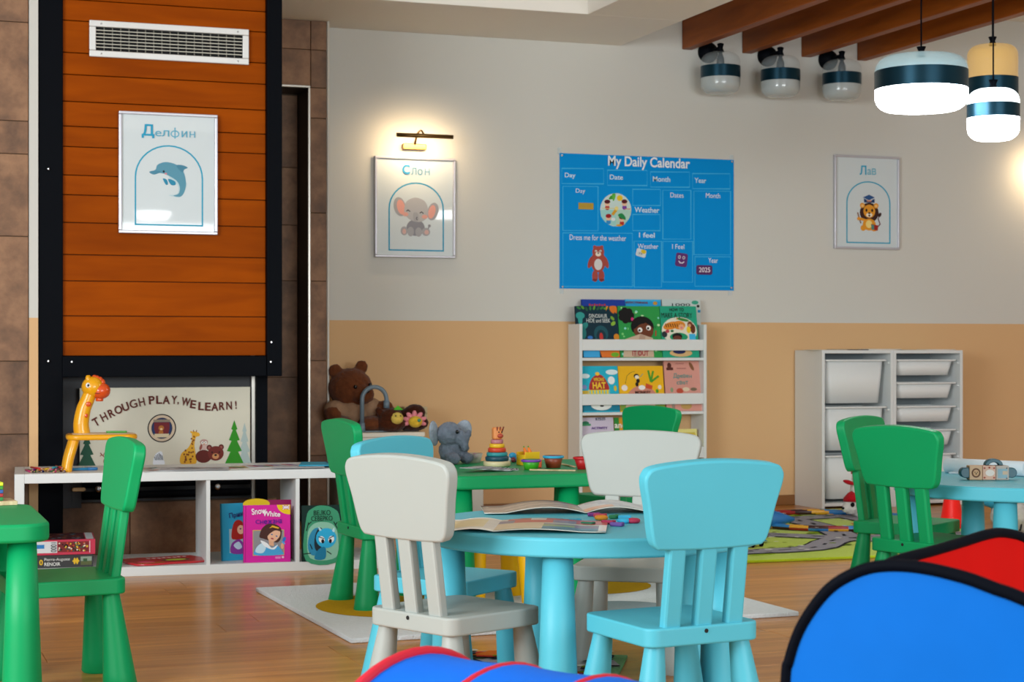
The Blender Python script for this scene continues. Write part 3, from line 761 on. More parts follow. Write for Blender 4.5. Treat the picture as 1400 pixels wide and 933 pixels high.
for x, y in ((112, 97), (1105, 126), (116, 858), (1102, 860)):
    q = fmc(x, y); MB().lathe([(.007, 0), (.007, .004), (.004, .008)], 10, xf=Matrix.Rotation(math.pi/2, 4, 'X')).build('pin', M_CHROME, cal, (q[0], -.006, q[1]))
for x, y in ((100, 70), (1106, 104), (112, 880), (1098, 886)):
    q = fmc(x, y); MB().box((0, 0, 0), (.022, .003, .035)).build('clear_clip', mat('#e6f0f2', .15, alpha=.45), cal, (q[0], -.0025, q[1]))

# ---- banner under the hood
bx0, bx1 = on_y(109, 560, 8.03).x, on_y(342, 560, 8.03).x
bt = on_y(225, 530, 8.03).z; bb = .405
ban = thing('banner_board', 'cream banner board lettered in brown with woodland animals, set below the hood', 'banner', ((bx0+bx1)/2, 8.034, (bt+bb)/2))
bw, bh = bx1-bx0, bt-bb
MB().box((0, 0, 0), (bw, .008, bh), bev=.001).build('board', mat('#cfc9b6', .6, var=.03), ban)
fb = fit(145, 150, 1312, 695, bw, bh); LB = (0, -.005, 0)
p = Print(fb)
def fir(cx, top, bot, hw, col, n=3):
    pts = [(cx, top)]; H = bot-top
    for k in range(1, n+1):
        y = top+H*k/n; w = hw*(k/n)**.8; pts.append((cx+w, y-(H*.04 if k < n else 0)))
        if k < n: pts.append((cx+w*.52, y-H*.02))
    R = pts[1:]; p.poly(pts+[(2*cx-x, y) for x, y in reversed(R)], col)
for k, a_ in enumerate(((1272, 405, 695, 48, '#a9b9b6', 4), (1200, 385, 695, 66, '#2f8a1c', 4), (192, 470, 695, 62, '#26523f', 3))):
    p = Print(fb); p.layer = k; fir(*a_); p.build('printed_fir_tree', ban, LB)
p = Print(fb); Y_, S_ = '#d9a12a', '#7a3f16'
p.blob([(830, 620), (880, 575), (905, 520), (905, 470), (930, 462), (945, 480), (930, 510), (922, 560), (930, 620), (930, 690), (830, 690)], Y_)
p.ell(938, 483, 22, 15, Y_, 12); p.line([(918, 470), (914, 452)], 5, S_); p.line([(934, 468), (938, 452)], 5, S_); p.ell(905, 468, 14, 7, Y_, 20)
for k in range(26):
    a = random.random(); p.ell(850+random.random()*70, 590+random.random()*95, 6, 7, S_) if k > 9 else p.ell(900+random.random()*22, 490+random.random()*90, 5, 6, S_)
p.build('printed_giraffe', ban, LB)
p = Print(fb); p.ell(988, 560, 26, 40, '#c9a9a0'); p.ell(988, 538, 28, 20, '#b58f88'); p.ell(978, 543, 9, 10, '#f2ece2'); p.ell(1000, 543, 9, 10, '#f2ece2'); p.ell(978, 543, 4, 4, '#201616'); p.ell(1000, 543, 4, 4, '#201616'); p.ell(966, 575, 9, 22, '#8f4a42', 15)
p.poly([(985, 550), (993, 550), (989, 560)], '#d0892a'); p.build('printed_owl', ban, LB)
p = Print(fb); R_ = '#5e1f18'; p.ell(985, 640, 56, 46, R_); p.ell(1025, 578, 19, 20, R_); p.ell(1108, 576, 19, 20, R_); p.ell(1025, 580, 10, 11, '#93514a'); p.ell(1108, 578, 10, 11, '#93514a')
p.ell(1070, 620, 56, 52, '#6e2720'); p.ell(1069, 640, 24, 20, '#c98a5a'); p.ell(1069, 632, 10, 7, '#1a0d0b'); p.ell(1045, 612, 5, 6, '#120a08'); p.ell(1095, 612, 5, 6, '#120a08'); p.build('printed_bear', ban, LB)
p = Print(fb); p.blob([(640, 690), (650, 625), (680, 600), (700, 605), (708, 650), (715, 690)], '#dfe3ea')
for k in range(6): p.line([(648+k*10, 610+8*abs(k-3)), (655+k*10, 660)], 5, '#1d2a3c')
p.build('printed_zebra', ban, LB)
p = Print(fb); p.line([(318, 640), (290, 612), (282, 600)], 6, '#8a4a3a'); p.line([(300, 622), (310, 602)], 5, '#8a4a3a'); p.line([(290, 615), (280, 625)], 5, '#8a4a3a'); p.ell(320, 660, 18, 24, '#8a4a3a'); p.build('printed_deer', ban, LB)
p = Print(fb); p.ell(698, 436, 98, 100, '#1d1a20', n=40); p.ell(698, 436, 90, 92, '#c9b39a', n=40); p.ell(698, 436, 72, 74, '#1d1a20', n=40); p.ell(698, 436, 69, 71, '#22305a', n=40)
p.poly([(645, 395), (750, 395), (750, 440), (740, 480), (698, 500), (656, 480), (645, 440)], '#6e1f26'); p.rect(640, 375, 755, 393, '#8a7d6a')
p.ell(694, 435, 19, 19, '#a8652a'); p.ell(694, 442, 9, 7, '#e0c090'); p.ell(692, 465, 16, 14, '#a8652a'); p.poly([(645, 475), (748, 475), (744, 500), (650, 500)], '#cdbb9a')
p.build('printed_emblem', ban, LB)
path = [(252, 385), (305, 352), (355, 326), (402, 303), (450, 283), (503, 263), (560, 250), (628, 238), (678, 236), (727, 238), (782, 238), (808, 262), (862, 252), (912, 270), (968, 284), (1014, 288), (1062, 290), (1112, 285), (1162, 282), (1210, 278)]
chars = 'THROUGHPLAY,WELEARN!'
rots = [30, 27, 25, 22, 20, 17, 12, 4, 2, 0, -3, 0, -9, -8, -3, -2, -1, 1, 2, 3]
for c, (x, y), a in zip(chars, path, rots):
    w = {'W': 30, 'I': 6, '!': 5, ',': 5, 'O': 26, 'G': 25, 'A': 25, 'U': 23}.get(c, 20); h = 29 if c != ',' else 10
    text(c, (x-w, y-h, x+w, y+h), fb, '#5a1f16', ban, LB, bold=.025 if c not in 'GH' else .012, name='letter', turn=math.radians(a))

# ================================================================== LAMPS
M_BAND = mat('#10394a', .3, metal=.7); M_CLEAR = mat('#cfdde0', .06, alpha=.18); M_FROST = mat('#b4bcbc', .18, var=.02, coat=.4)
M_CLEAR2 = mat('#bfe6f0', .08, alpha=.45, emit=.12); M_AMBER = mat('#e3b55a', .08, alpha=.42, emit=.25); M_LIT = mat('#fbfdff', .3, emit=16.0, var=0)
M_LITCLEAR = mat('#f4fdff', .1, emit=2.2, var=0, alpha=.8)
def lamp_body(t, R, H, zb0, zb1, rc, mtop, mbot, shift=(0, 0, 0), bandm=None):
    def arcs(z_end, up):
        pr = []
        for k in range(7):
            a = math.pi/2*k/6; pr.append((R-rc+rc*math.sin(a), (rc-rc*math.cos(a))))
        return pr
    lo = [(max(.001, (R-rc)*k/2), 0) for k in range(2)]+arcs(0, 0)+[(R, zb0)]
    MB().lathe(lo, 36, shift, cap=False).build('lower_glass', mbot, t)
    MB().lathe([(R+.0015, zb0), (R+.0015, zb1)], 36, shift, cap=False).build('metal_band', bandm or M_BAND, t)
    hi = [(R, zb1)]+[(r, H-z) for r, z in reversed(arcs(0, 0))]+[(.02, H)]
    MB().lathe(hi, 36, shift, cap=False).build('upper_glass', mtop, t)
def spread(base, m): return m
for k, px in enumerate((985, 1067, 1151)):
    x = on_y(px, 100, 9.25).x
    t = thing('wall_lamp', ('unlit glass wall lamp with a dark band, nearest the dropped ceiling border', 'unlit glass wall lamp with a dark band, middle one of three', 'unlit glass wall lamp with a dark band, nearest the wide drum pendant')[k], 'lamp', (x, 9.25, 2.385), group='three wall lamps under the beams')
    MB().lathe([(.062, 0), (.062, .012), (.052, .035), (.030, .055), (.012, .062)], 24, xf=Matrix.Translation((-.0, .169, .262)) @ Matrix.Rotation(math.pi/2, 4, 'X')).build('wall_plate', M_BLACK, t)
    MB().tube([(0, .12, .262), (0, .02, .262), (0, .0, .272)], .011, 10).build('arm', M_BLACK, t)
    MB().lathe([(.012, .235), (.022, .240), (.014, .262), (.020, .285), (.010, .29)], 16).build('cap', M_BLACK, t)
    MB().lathe([(.02, .155), (.024, .165), (.022, .20), (.010, .235)], 16).build('socket', mat('#1c2a34', .4), t)
    lamp_body(t, .113, .235, .088, .155, .055, M_CLEAR, M_FROST)
def pendant(label, px, ytop, ybot, d, wpx, zb, rc, mtop, mbot, bulb=True, place=None):
    s_ = FPX/d; q = at(px, ybot, d); H = (ybot-ytop)/s_; R = wpx/s_/2
    if place: q = Vector(place)
    t = thing('pendant_lamp', label, 'lamp', q)
    lamp_body(t, R, H, H*zb[0], H*zb[1], rc, mtop, mbot)
    MB().lathe([(.016, H-.002), (.018, H+.004), (.012, H+.02), (.020, H+.040), (.004, H+.042)], 16).build('cap', M_BLACK, t)
    MB().lathe([(.001, H*zb[1]-.004), (R-.003, H*zb[1]-.004)], 32, cap=False).build('glow_blocking_disc', mat('#9fb8c0', .5), t)  # opaque disc added to keep the glowing inside out of the upper glass
    MB().tube([(0, 0, H+.03), (0, 0, CEIL_Z-q.z)], .0035, 8).build('cable', M_BLACK, t)
    if bulb: MB().lathe([(.022, H*zb[0]+.01), (.024, H*zb[1]), (.012, H*.8), (.012, H-.003)], 16).build('socket', mat('#a8c4cc', .4), t)
    return t
pendant('wide drum pendant lamp glowing white with a dark metal band', 1259.5, 77, 151, 7.6, 125, (.38, .72), .058, M_CLEAR2, M_LIT, False)
pendant('narrow pendant lamp glowing white above and below its metal band', 1358, 122, 192, 7.8, 70, (.43, .70), .055, M_LITCLEAR, M_LIT)
pendant('narrow pendant lamp with amber upper glass, hanging behind a glowing one', 1357, 62, 165, 8.6, 68, (.30, .56), .05, M_AMBER, M_FROST, False)

for lb, pl in (('wide drum pendant lamp glowing white over the middle of the room', (2.2, 1.0, 1.98)), ('wide drum pendant lamp glowing white, added out of view near the side window', (.2, 2.2, 2.1)), ('wide drum pendant lamp glowing white, added out of view over the tent', (4.9, 3.4, 2.1))):  # out of view; the side-window and tent pendants are added to brighten the ceiling
    pendant(lb, 0, 77, 151, 5.6, 125, (.38, .72), .058, M_CLEAR2, M_LIT, False, pl)
def picture_light(label, x, z, watt=1.25):
    t = thing('picture_light', label, 'lamp', (x, WALL_Y, z)); mb_ = mat('#8a6a3c', .3, metal=.9)
    MB().tube([(-.158, -.20, 0), (.158, -.20, 0)], .0115, 14).build('lamp_tube', mb_, t)
    MB().slab(rrect(.135, .034, .008), 0, .03, .004, xf=Matrix.Translation((-.005, 0, -.04)) @ Matrix.Rotation(math.pi/2, 4, 'X')).build('wall_mount', mb_, t)
    MB().tube(smooth_open([(-.005, -.025, -.03), (-.005, -.07, .02), (-.005, -.14, .035), (-.005, -.19, .012)], 5), .006, 8).build('arm', mb_, t)
    l = bpy.data.lights.new('picture_light_glow', 'AREA'); l.shape = 'RECTANGLE'; l.size = .28; l.size_y = .03; l.energy = watt; l.color = (1, .72, .42); l.spread = math.radians(165)
    o = bpy.data.objects.new('picture_light_glow', l); COL.objects.link(o); o.parent = t; o.location = (0, -.186, -.006); o.rotation_euler = Vector((0, 1, -.35)).to_track_quat('-Z', 'X').to_euler()
    o.rotation_euler = (math.radians(68), 0, 0)
    return t
picture_light('slim brass picture light above the elephant picture', on_y(578, 187, 9.26).x, on_y(578, 187, 9.26).z)
picture_light('slim brass picture light at the far end of the white wall', 6.93, 2.07, 1.5)

# ================================================================== BOOKS
def book(label, loc, w, h, t, cover, box=None, draw=None, tilt=0., rz=0., group=None, name='picture_book', spine=None):
    """stands on loc (bottom centre of its front cover), front towards -y, leaning back by tilt"""
    b = thing(name, label, 'book', loc, group=group, rot=(tilt, 0, rz))
    mc = mat(cover, .5, var=.05, spec=.15)
    MB().box((0, .001, h/2), (w, .002, h)).build('front_cover', mc, b); MB().box((0, t-.001, h/2), (w, .002, h)).build('back_cover', mc, b)
    MB().box((-w/2+.001, t/2, h/2), (.002, t, h)).build('spine', mat(spine, .35) if spine else mc, b)
    MB().box((.001, t/2, h/2), (w-.006, t-.004, h-.006)).build('pages', M_PAPER, b)
    if draw:
        fm = fit(*box, w, h); L = (0, -.0003, h/2); pr = Print(fm); draw(pr, fm, b, L)
        if pr.cols: pr.build('cover_print', b, L)
    return b
def rack_book(label, px0, px1, ytop, shelf_z, y, tilt, t, cover, box, draw, group='books on the rack'):
    a, b = on_y(px0, 480, y), on_y(px1, 480, y); w = b.x-a.x; d = FPX  # noqa
    zt = on_y((px0+px1)/2, ytop, y+.03).z
    h = (zt-shelf_z)/math.cos(tilt)
    return book(label, ((a.x+b.x)/2, y, shelf_z+.001), w-.002, h, t, cover, box, draw, -tilt, 0, group)
T1 = math.radians(9)
rack_book('dark blue book standing behind the dinosaur book', 797, 857, 410, .873, 9.335, T1*.5, .012, '#1d3f9e', (120, 68, 540, 700), lambda p, f, b, L: [p.rect(190+k*24, 116+(k % 2)*6, 206+k*24, 138, '#c23a2a') for k in range(7)])
def dr(p, f, b, L):
    p.rect(538, 68, 890, 90, '#35b4ea'); p.ell(834, 108, 22, 20, '#c9962a'); text('ИЛУСТРИРАНА', (545, 90, 760, 115), f, '#7a1f2a', b, L, bold=.02)
rack_book('sky blue book standing behind the book with the hair bun', 857, 906, 410, .873, 9.337, T1*.5, .012, '#2aa3de', (540, 68, 890, 700), dr)
def dr(p, f, b, L):
    p.ell(1240, 140, 14, 16, '#1d2420'); p.ell(1212, 100, 34, 22, '#3fa58a'); p.rect(1235, 180, 1262, 210, '#2a9ad0'); text('1000', (985, 112, 1160, 142), f, '#2a2e30', b, L)
rack_book('white book with the number 1000 behind the story book', 907, 960, 410, .873, 9.336, T1*.5, .012, '#c9d6d2', (890, 68, 1262, 700), dr)
def dr(p, f, b, L):
    for k in range(9): p.ell(100+k*38, 145+random.random()*22, 22, 11, ('#2e7a3a', '#5a9a2e', '#1f5a3a')[k % 3], 30+k*20)
    p.poly([(372, 130), (392, 133), (366, 180)], '#e08a1f'); p.blob([(405, 135), (470, 135), (470, 200), (450, 190), (440, 205), (410, 180)], '#d9741f')
    p.ell(110, 225, 44, 34, '#2f9a94'); p.ell(108, 260, 22, 60, '#2f9a94'); p.ell(140, 330, 50, 28, '#2a8f8c', -40); p.ell(130, 390, 30, 60, '#1f7f80')
    p.ell(305, 400, 70, 80, '#14525e'); p.ell(305, 420, 46, 60, '#0f3340'); p.ell(305, 430, 18, 40, '#c2362f')
    p.ell(430, 300, 26, 18, '#8ab83a', -40); p.ell(425, 250, 24, 14, '#7aa82e', 50); p.ell(455, 430, 28, 32, '#d98a1f'); p.ell(195, 435, 26, 16, '#2f74c0')
    p.rect(120, 553, 280, 625, '#3fa8e0'); p.poly([(280, 553), (475, 553), (475, 625), (300, 625)], '#e0762a'); p.ell(430, 600, 40, 22, '#6fb02e')
    text('DINOSAUR', (195, 210, 372, 246), f, '#dfe8e6', b, L); text('HIDE and SEEK', (166, 254, 400, 292), f, '#dfe8e6', b, L)
rack_book('navy dinosaur hide and seek book on the top row of the rack', 790, 848, 419, .873, 9.262, T1, .012, '#10303f', (65, 133, 478, 628), dr)
def dr(p, f, b, L):
    for k in range(46): p.ell(490+random.random()*385, 140+random.random()*470, 5+random.random()*9, 5+random.random()*8, ('#7fd07a', '#1f7a3a', '#8fe0d0', '#bfe8b0')[k % 4])
    for k in range(7): p.ell(555+48*math.cos(k*.9), 222+48*math.sin(k*.9), 32, 32, '#0d0b0d')
    p.ell(555, 222, 50, 48, '#0d0b0d'); p.ell(612, 258, 14, 18, '#d0327a')
    p.ell(705, 330, 112, 102, '#0d0b0d'); p.ell(715, 370, 96, 86, '#6e3a22'); p.blob([(600, 330), (640, 260), (735, 240), (740, 290), (680, 310), (630, 350)], '#0d0b0d'); p.blob([(740, 245), (800, 285), (812, 335), (770, 310), (742, 290)], '#0d0b0d')
    for x, y in ((680, 362), (765, 342)): p.ell(x, y, 23, 24, '#f4f2ee'); p.ell(x-5, y+4, 11, 12, '#0d0b0d')
    p.poly([(530, 452), (680, 400), (800, 440), (800, 625), (500, 625)], '#cdb49a'); p.poly([(680, 400), (730, 425), (660, 625), (600, 625)], '#b89a84'); p.line([(834, 368), (830, 420)], 10, '#c0282a')
    text('IT OUT', (590, 562, 750, 612), f, '#a82436', b, L, bold=.03)
rack_book('green speckled book with a child with a black hair bun, top row of the rack', 848, 906, 419, .873, 9.260, T1, .012, '#2f9a4c', (475, 130, 885, 628), dr)
def dr(p, f, b, L):
    p.ell(1060, 370, 168, 135, '#e9e4d2'); p.ell(985, 320, 80, 36, '#e08a2a', -15); p.ell(1060, 315, 60, 42, '#e08a2a')
    for k in range(8): p.line([(930+k*22, 300), (940+k*22, 335)], 7, '#2a1a10')
    p.ell(1080, 335, 28, 30, '#f0b07a'); p.ell(1082, 340, 10, 10, '#e07a9a'); p.ell(1165, 310, 26, 32, '#7a3f22'); p.ell(1190, 350, 24, 46, '#6a3218'); p.ell(1160, 318, 14, 16, '#d9a27a'); p.ell(1148, 360, 20, 32, '#f0cf2a')
    p.ell(915, 405, 26, 30, '#2a3038'); p.ell(945, 375, 20, 16, '#c0485a'); p.ell(990, 372, 16, 12, '#3a7a4a'); p.rect(1150, 400, 1210, 470, '#3fb8e8')
    p.ell(1050, 430, 86, 42, '#1f9a6a'); p.ell(1035, 425, 48, 34, '#1d1416'); p.ell(1035, 445, 40, 28, '#6e3a28'); p.ell(1060, 585, 108, 36, '#d9b27a'); p.ell(1045, 570, 60, 24, '#1d2a5a')
    p.ell(1100, 262, 60, 14, '#3f8a3a', 12); p.poly([(1035, 262), (1043, 232), (1052, 262)], '#d9a23a')
    text('HOW TO', (975, 150, 1112, 182), f, '#17241f', b, L, bold=.01); text('MAKE A STORY', (895, 196, 1190, 246), f, '#17241f', b, L)
rack_book('teal how to make a story book with a tiger, top row of the rack', 906, 956.5, 419, .873, 9.258, T1, .012, '#27a583', (885, 130, 1235, 628), dr)
def dr(p, f, b, L):
    p.ell(160, 250, 46, 24, '#dff0f4'); p.ell(430, 212, 62, 26, '#dff0f4'); p.rect(118, 520, 490, 600, '#1d7f9a'); p.ell(145, 360, 26, 22, '#8a9ad0'); p.rect(120, 395, 180, 520, '#d9b83a')
    p.blob([(195, 388), (215, 290), (270, 240), (330, 245), (375, 310), (392, 388), (300, 396)], '#b0322f'); p.ell(283, 228, 22, 18, '#f0c23a'); p.poly([(185, 388), (398, 388), (400, 440), (180, 440)], '#f0d23a')
    for k in range(7): p.line([(200+k*32, 392), (200+k*32, 440)], 10, '#3fc0d8')
    p.ell(305, 540, 105, 52, '#e9ebe6'); p.ell(310, 548, 20, 10, '#2a2a2e'); p.ell(420, 294, 35, 40, '#eef4f4'); p.ell(455, 375, 15, 28, '#d9c23a')
    text('WRONG', (238, 268, 345, 302), f, '#f2c83a', b, L, bold=.03); text('HAT', (226, 312, 360, 378), f, '#f2c83a', b, L, bold=.04)
rack_book('cyan wrong hat book on the middle row of the rack', 797, 848, 501, .568, 9.262, T1, .012, '#25b4d0', (118, 150, 490, 610), dr)
def dr(p, f, b, L):
    p.blob([(560, 430), (620, 370), (700, 350), (790, 372), (840, 430), (840, 445), (560, 445)], '#d08a76'); p.rect(480, 520, 920, 600, '#7a9a3a'); p.ell(680, 560, 150, 52, '#d9b5a0')
    p.ell(655, 252, 27, 24, '#1d1612'); p.ell(660, 262, 21, 19, '#efe6d6'); p.ell(668, 300, 18, 22, '#1d1612'); p.line([(690, 262), (722, 228)], 5, '#4a9aa0'); p.line([(540, 330), (560, 250), (600, 215), (640, 205)], 4, '#6a5a2a')
    for a, l in ((100, 120), (75, 115), (35, 105)): p.line([(795, 312), (795+l*.95*math.cos(math.radians(a)), 312-l*math.sin(math.radians(a)))], 20, '#4a9a2a')
    p.poly([(745, 325), (812, 350), (800, 388), (738, 372)], '#d0502a'); p.ell(530, 370, 30, 30, '#efe6e0'); p.ell(702, 368, 34, 24, '#f4f2ee'); p.ell(880, 365, 18, 22, '#f0e2d0'); p.ell(852, 405, 14, 20, '#4a9a2a')
    p.ell(655, 335, 16, 22, '#1d1612')
    text('MONKEY', (630, 402, 785, 434), f, '#4a2a20', b, L, bold=.03)
rack_book('yellow monkey book on the middle row of the rack', 848, 910, 501, .568, 9.260, T1, .012, '#f0b81f', (475, 150, 922, 610), dr)
def dr(p, f, b, L):
    p.ell(970, 150, 20, 28, '#5a2a22'); p.rect(940, 168, 1005, 195, '#5a2a22'); p.ell(1185, 158, 16, 44, '#8a5a3a', -25); p.ell(1058, 395, 34, 26, '#c0503a'); p.ell(1118, 380, 34, 20, '#e0cdb0'); p.ell(1192, 380, 32, 16, '#7a6a52'); p.ell(980, 385, 14, 24, '#8aa07a')
    p.ell(1110, 540, 54, 34, '#c09a5a'); p.ell(985, 545, 16, 32, '#a08a7a'); p.line([(1040, 178), (1130, 178)], 10, '#b5726a'); p.line([(1030, 132), (1110, 132)], 8, '#b5726a')
    text('Древе', (1000, 225, 1146, 282), f, '#3f9a94', b, L); text('H', (1152, 242, 1178, 272), f, '#3f9a94', b, L); text('свет', (1030, 300, 1140, 334), f, '#3f9a94', b, L)
rack_book('dusty pink book with teal title on the middle row of the rack', 911, 961.5, 494, .568, 9.263, T1, .012, '#d99a8c', (915, 105, 1270, 590), dr)
def dr(p, f, b, L):
    p.rect(265, 648, 360, 672, '#232a5a'); p.ell(165, 700, 34, 20, '#2f7a5a'); p.rect(118, 706, 215, 726, '#3f9a6a')
    text('Berlitz Kids', (275, 652, 415, 668), f, '#e8e6f0', b, L, bold=.01); text('ACTIVITY', (215, 738, 378, 762), f, '#5a1f8a', b, L, bold=.03)
rack_book('pale lilac activity book on the lower row of the rack', 797, 842.5, 571.5, .262, 9.262, T1, .012, '#cfc4d8', (115, 645, 440, 1130), dr)
def dr(p, f, b, L):
    p.rect(440, 645, 488, 1130, '#2f8a3a'); p.rect(535, 650, 575, 672, '#3a2a1f'); text('and', (440, 690, 548, 750), f, '#f0ece0', b, L, bold=.02)
rack_book('green and orange book beside the activity book', 843, 880, 571.5, .262, 9.261, T1, .012, '#d99a2a', (440, 645, 700, 1130), dr)
rack_book('pale yellow book on the lower row of the rack', 925, 956, 587, .262, 9.263, T1, .012, '#e6dc8a', (0, 0, 100, 300), lambda p, f, b, L: p.rect(8, 30, 92, 60, '#d0b84a'))

# ---- books in the bench cubbies
def stand(px, d, z): q = at(px, 0, d); return (q.x, q.y, z)
def dr(p, f, b, L):
    p.rect(372, 362, 655, 590, '#8f8f94'); p.frame(372, 362, 655, 590, 5, '#d9b84a')
    p.blob([(430, 420), (455, 345), (510, 305), (580, 310), (630, 350), (630, 430), (600, 475), (560, 470), (470, 440)], '#4a2a24'); p.blob([(525, 372), (580, 360), (622, 378), (610, 430), (560, 470), (520, 455), (505, 420)], '#eab898')
    p.blob([(500, 420), (520, 355), (600, 345), (640, 380), (580, 365), (530, 390)], '#4a2a24'); p.poly([(522, 345), (550, 318), (612, 340), (605, 350), (550, 335)], '#e8b52a')
    p.ell(545, 402, 9, 6, '#2f6fa8', 20); p.ell(588, 418, 9, 6, '#2f6fa8', 20); p.ell(548, 440, 14, 7, '#b03a4a', 15); p.poly([(515, 450), (560, 470), (565, 510), (520, 500)], '#e3ae8c')
    p.blob([(400, 590), (390, 540), (430, 490), (480, 480), (540, 525), (590, 500), (640, 560), (635, 590)], '#4aa8e0'); p.blob([(395, 560), (410, 510), (460, 480), (490, 520), (460, 570)], '#c4e4f4'); p.blob([(440, 455), (500, 480), (545, 525), (600, 495), (560, 540), (480, 510)], '#eef4f8')
    p.ell(640, 510, 14, 28, '#e3ae8c'); p.ell(658, 450, 14, 26, '#2f74d0', 20); p.ell(650, 480, 20, 8, '#5aa8e8', 40)
    p.ell(715, 130, 122, 90, '#ecc81f', a0=90, a1=180, n=12); p.poly([(592, 130), (715, 130), (715, 220)], '#ecc81f'); p.rect(645, 136, 708, 172, '#c0303a'); p.line([(645, 136), (708, 172)], 8, '#e8e4ec'); p.line([(645, 172), (708, 136)], 8, '#e8e4ec'); p.line([(676, 136), (676, 172)], 8, '#e8e4ec'); p.line([(645, 154), (708, 154)], 8, '#e8e4ec')
    p.rect(575, 605, 625, 625, '#e88ac8'); p.ell(645, 612, 12, 10, '#f0c4e4'); p.line([(306, 135), (300, 650)], 4, '#a8187a')
    text('Snow', (360, 155, 495, 212), f, '#f8f0f6', b, L, bold=.02, turn=.10); text('White', (462, 188, 622, 236), f, '#f8f0f6', b, L, bold=.02, turn=-.06); [text(c_, (x_, y_, x_+w_, y_+38), f, '#4a1fa0', b, L, bold=.008) for c_, x_, y_, w_ in (('С', 395, 264, 36), ('H', 437, 268, 28), ('e', 472, 268, 30), ('ж', 507, 266, 40), ('a', 553, 264, 26), ('H', 584, 263, 26), ('a', 614, 262, 24))]
book('bright pink storybook standing upright in the bench cubby', stand(365, 7.42, .0385), .194, .236, .018, '#d8279f', (283, 130, 715, 655), dr, -.06, math.radians(-8), 'storybooks in the bench cubbies', 'storybook', '#c41f8c')
def dr(p, f, b, L):
    p.rect(150, 370, 420, 590, '#9fc0c8'); p.blob([(170, 440), (190, 330), (230, 290), (280, 310), (300, 400), (290, 460), (200, 470)], '#a8281f'); p.ell(262, 380, 34, 42, '#eab898'); p.blob([(165, 590), (175, 500), (250, 470), (300, 540), (290, 600)], '#8a3a9a'); p.blob([(190, 520), (240, 490), (270, 540), (230, 560)], '#c4d8ec')
    p.ell(260, 372, 10, 7, '#2a3a6a'); text('Прик', (150, 215, 290, 275), f, '#2a2f6e', b, L, bold=.01, turn=.12)
book('blue storybook with a red-haired girl standing behind the pink one', stand(334, 7.50, .0385), .19, .238, .018, '#2f9cc4', (80, 135, 500, 660), dr, -.07, math.radians(8), 'storybooks in the bench cubbies', 'storybook')
book('magenta storybook with yellow corner standing at the back of the cubby', stand(377, 7.53, .0385), .19, .248, .016, '#9a1f5a', (0, 0, 100, 130), lambda p, f, b, L: p.ell(8, 8, 30, 12, '#e8c21f'), -.05, math.radians(-4), 'storybooks in the bench cubbies', 'storybook')
def dr(p, f, b, L):
    p.blob([(870, 250), (930, 160), (1010, 138), (1110, 165), (1170, 260), (1170, 640), (860, 640)], '#3f9a74'); p.blob([(880, 400), (930, 310), (1020, 290), (1110, 320), (1150, 420), (1130, 620), (900, 620)], '#8fc8b0'); p.ell(950, 470, 68, 130, '#2f8fb8', 10); p.ell(980, 450, 40, 110, '#1f2f3a', 8)
    for a, b_ in (((890, 290), (870, 370)), ((890, 310), (915, 285)), ((1115, 290), (1150, 360)), ((1130, 320), (1148, 295)), ((900, 490), (920, 540)), ((1050, 560), (1090, 590)), ((840, 580), (905, 575))): p.line([a, b_], 9, '#14221f')
    p.ell(1045, 440, 92, 92, '#2fb4e6'); p.blob([(985, 370), (978, 335), (1005, 362)], '#bfe4ee'); p.blob([(1100, 375), (1118, 345), (1120, 385)], '#bfe4ee')
    p.ell(1005, 452, 26, 32, '#f2f6f6', -20); p.ell(1090, 452, 26, 32, '#f2f6f6', 20); p.ell(1014, 468, 13, 20, '#1d1420'); p.ell(1082, 468, 13, 20, '#1d1420'); p.line([(975, 425), (1028, 445)], 8, '#14303f'); p.line([(1115, 420), (1068, 445)], 8, '#14303f')
    p.blob([(960, 560), (1010, 520), (1040, 540), (1030, 630), (940, 630)], '#1f7fa8')
    text('ВЕЈКО', (935, 180, 1085, 228), f, '#14302a', b, L, bold=.0); text('СЕВЕРКО', (912, 235, 1102, 280), f, '#14302a', b, L, bold=.0)
book('dark green book with a round blue face standing in the end cubby', stand(440.5, 7.46, .0385), .168, .232, .014, '#14302c', (828, 135, 1185, 650), dr, -.08, math.radians(-3), 'storybooks in the bench cubbies', 'storybook')

# ================================================================== THINGS IN AND ON THE BENCH
def bench_thing(name, label, cat, x, y, z, da=0., group=None):
    q = bench_pt(x, y, z); return thing(name, label, cat, q, BA+da, group)
b = bench_thing('puzzle_box', 'red jigsaw puzzle box lying on top of a black one in the cubby', 'box', .185, .19, .0895)
MB().box((0, 0, .0305), (.262, .27, .061), bev=.0015).build('carton', mat('#c42a4a', .4, coat=.3), b)
f2 = fit(0, 0, 262, 61, .262, .061); p = Print(f2); p.rect(2, 6, 112, 52, '#d5d8da'); p.rect(14, 18, 62, 34, '#2f7fc0'); p.rect(114, 8, 236, 50, '#7a2a2a')
random.seed(3)
for k in range(70): p.ell(118+random.random()*114, 12+random.random()*34, 3.4, 3.2, ('#d9b53a', '#3a5a4a', '#c04a2a', '#e8d8c0', '#1d1418')[k % 5])
p.line([(240, 6), (240, 54)], 3, '#e8d0d8'); p.build('side_print', b, (0, -.1352, .0305))
text('1000', (79, 18, 117, 40), f2, '#2a2e30', b, (0, -.1352, .0305), turn=-math.pi/2)
f3 = fit(0, 0, 262, 270, .262, .27); p = Print(f3); p.rect(8, 8, 222, 262, '#4a1f22'); p.rect(226, 8, 256, 262, '#c8cacc')
for k in range(60): p.ell(16+random.random()*198, 16+random.random()*236, 9, 8, ('#8a2f2f', '#2a1216', '#a86a4a', '#6a8a9a', '#3a1a1c')[k % 5])
p.build('lid_print', b, (0, 0, .0614), (-math.pi/2, 0, 0))
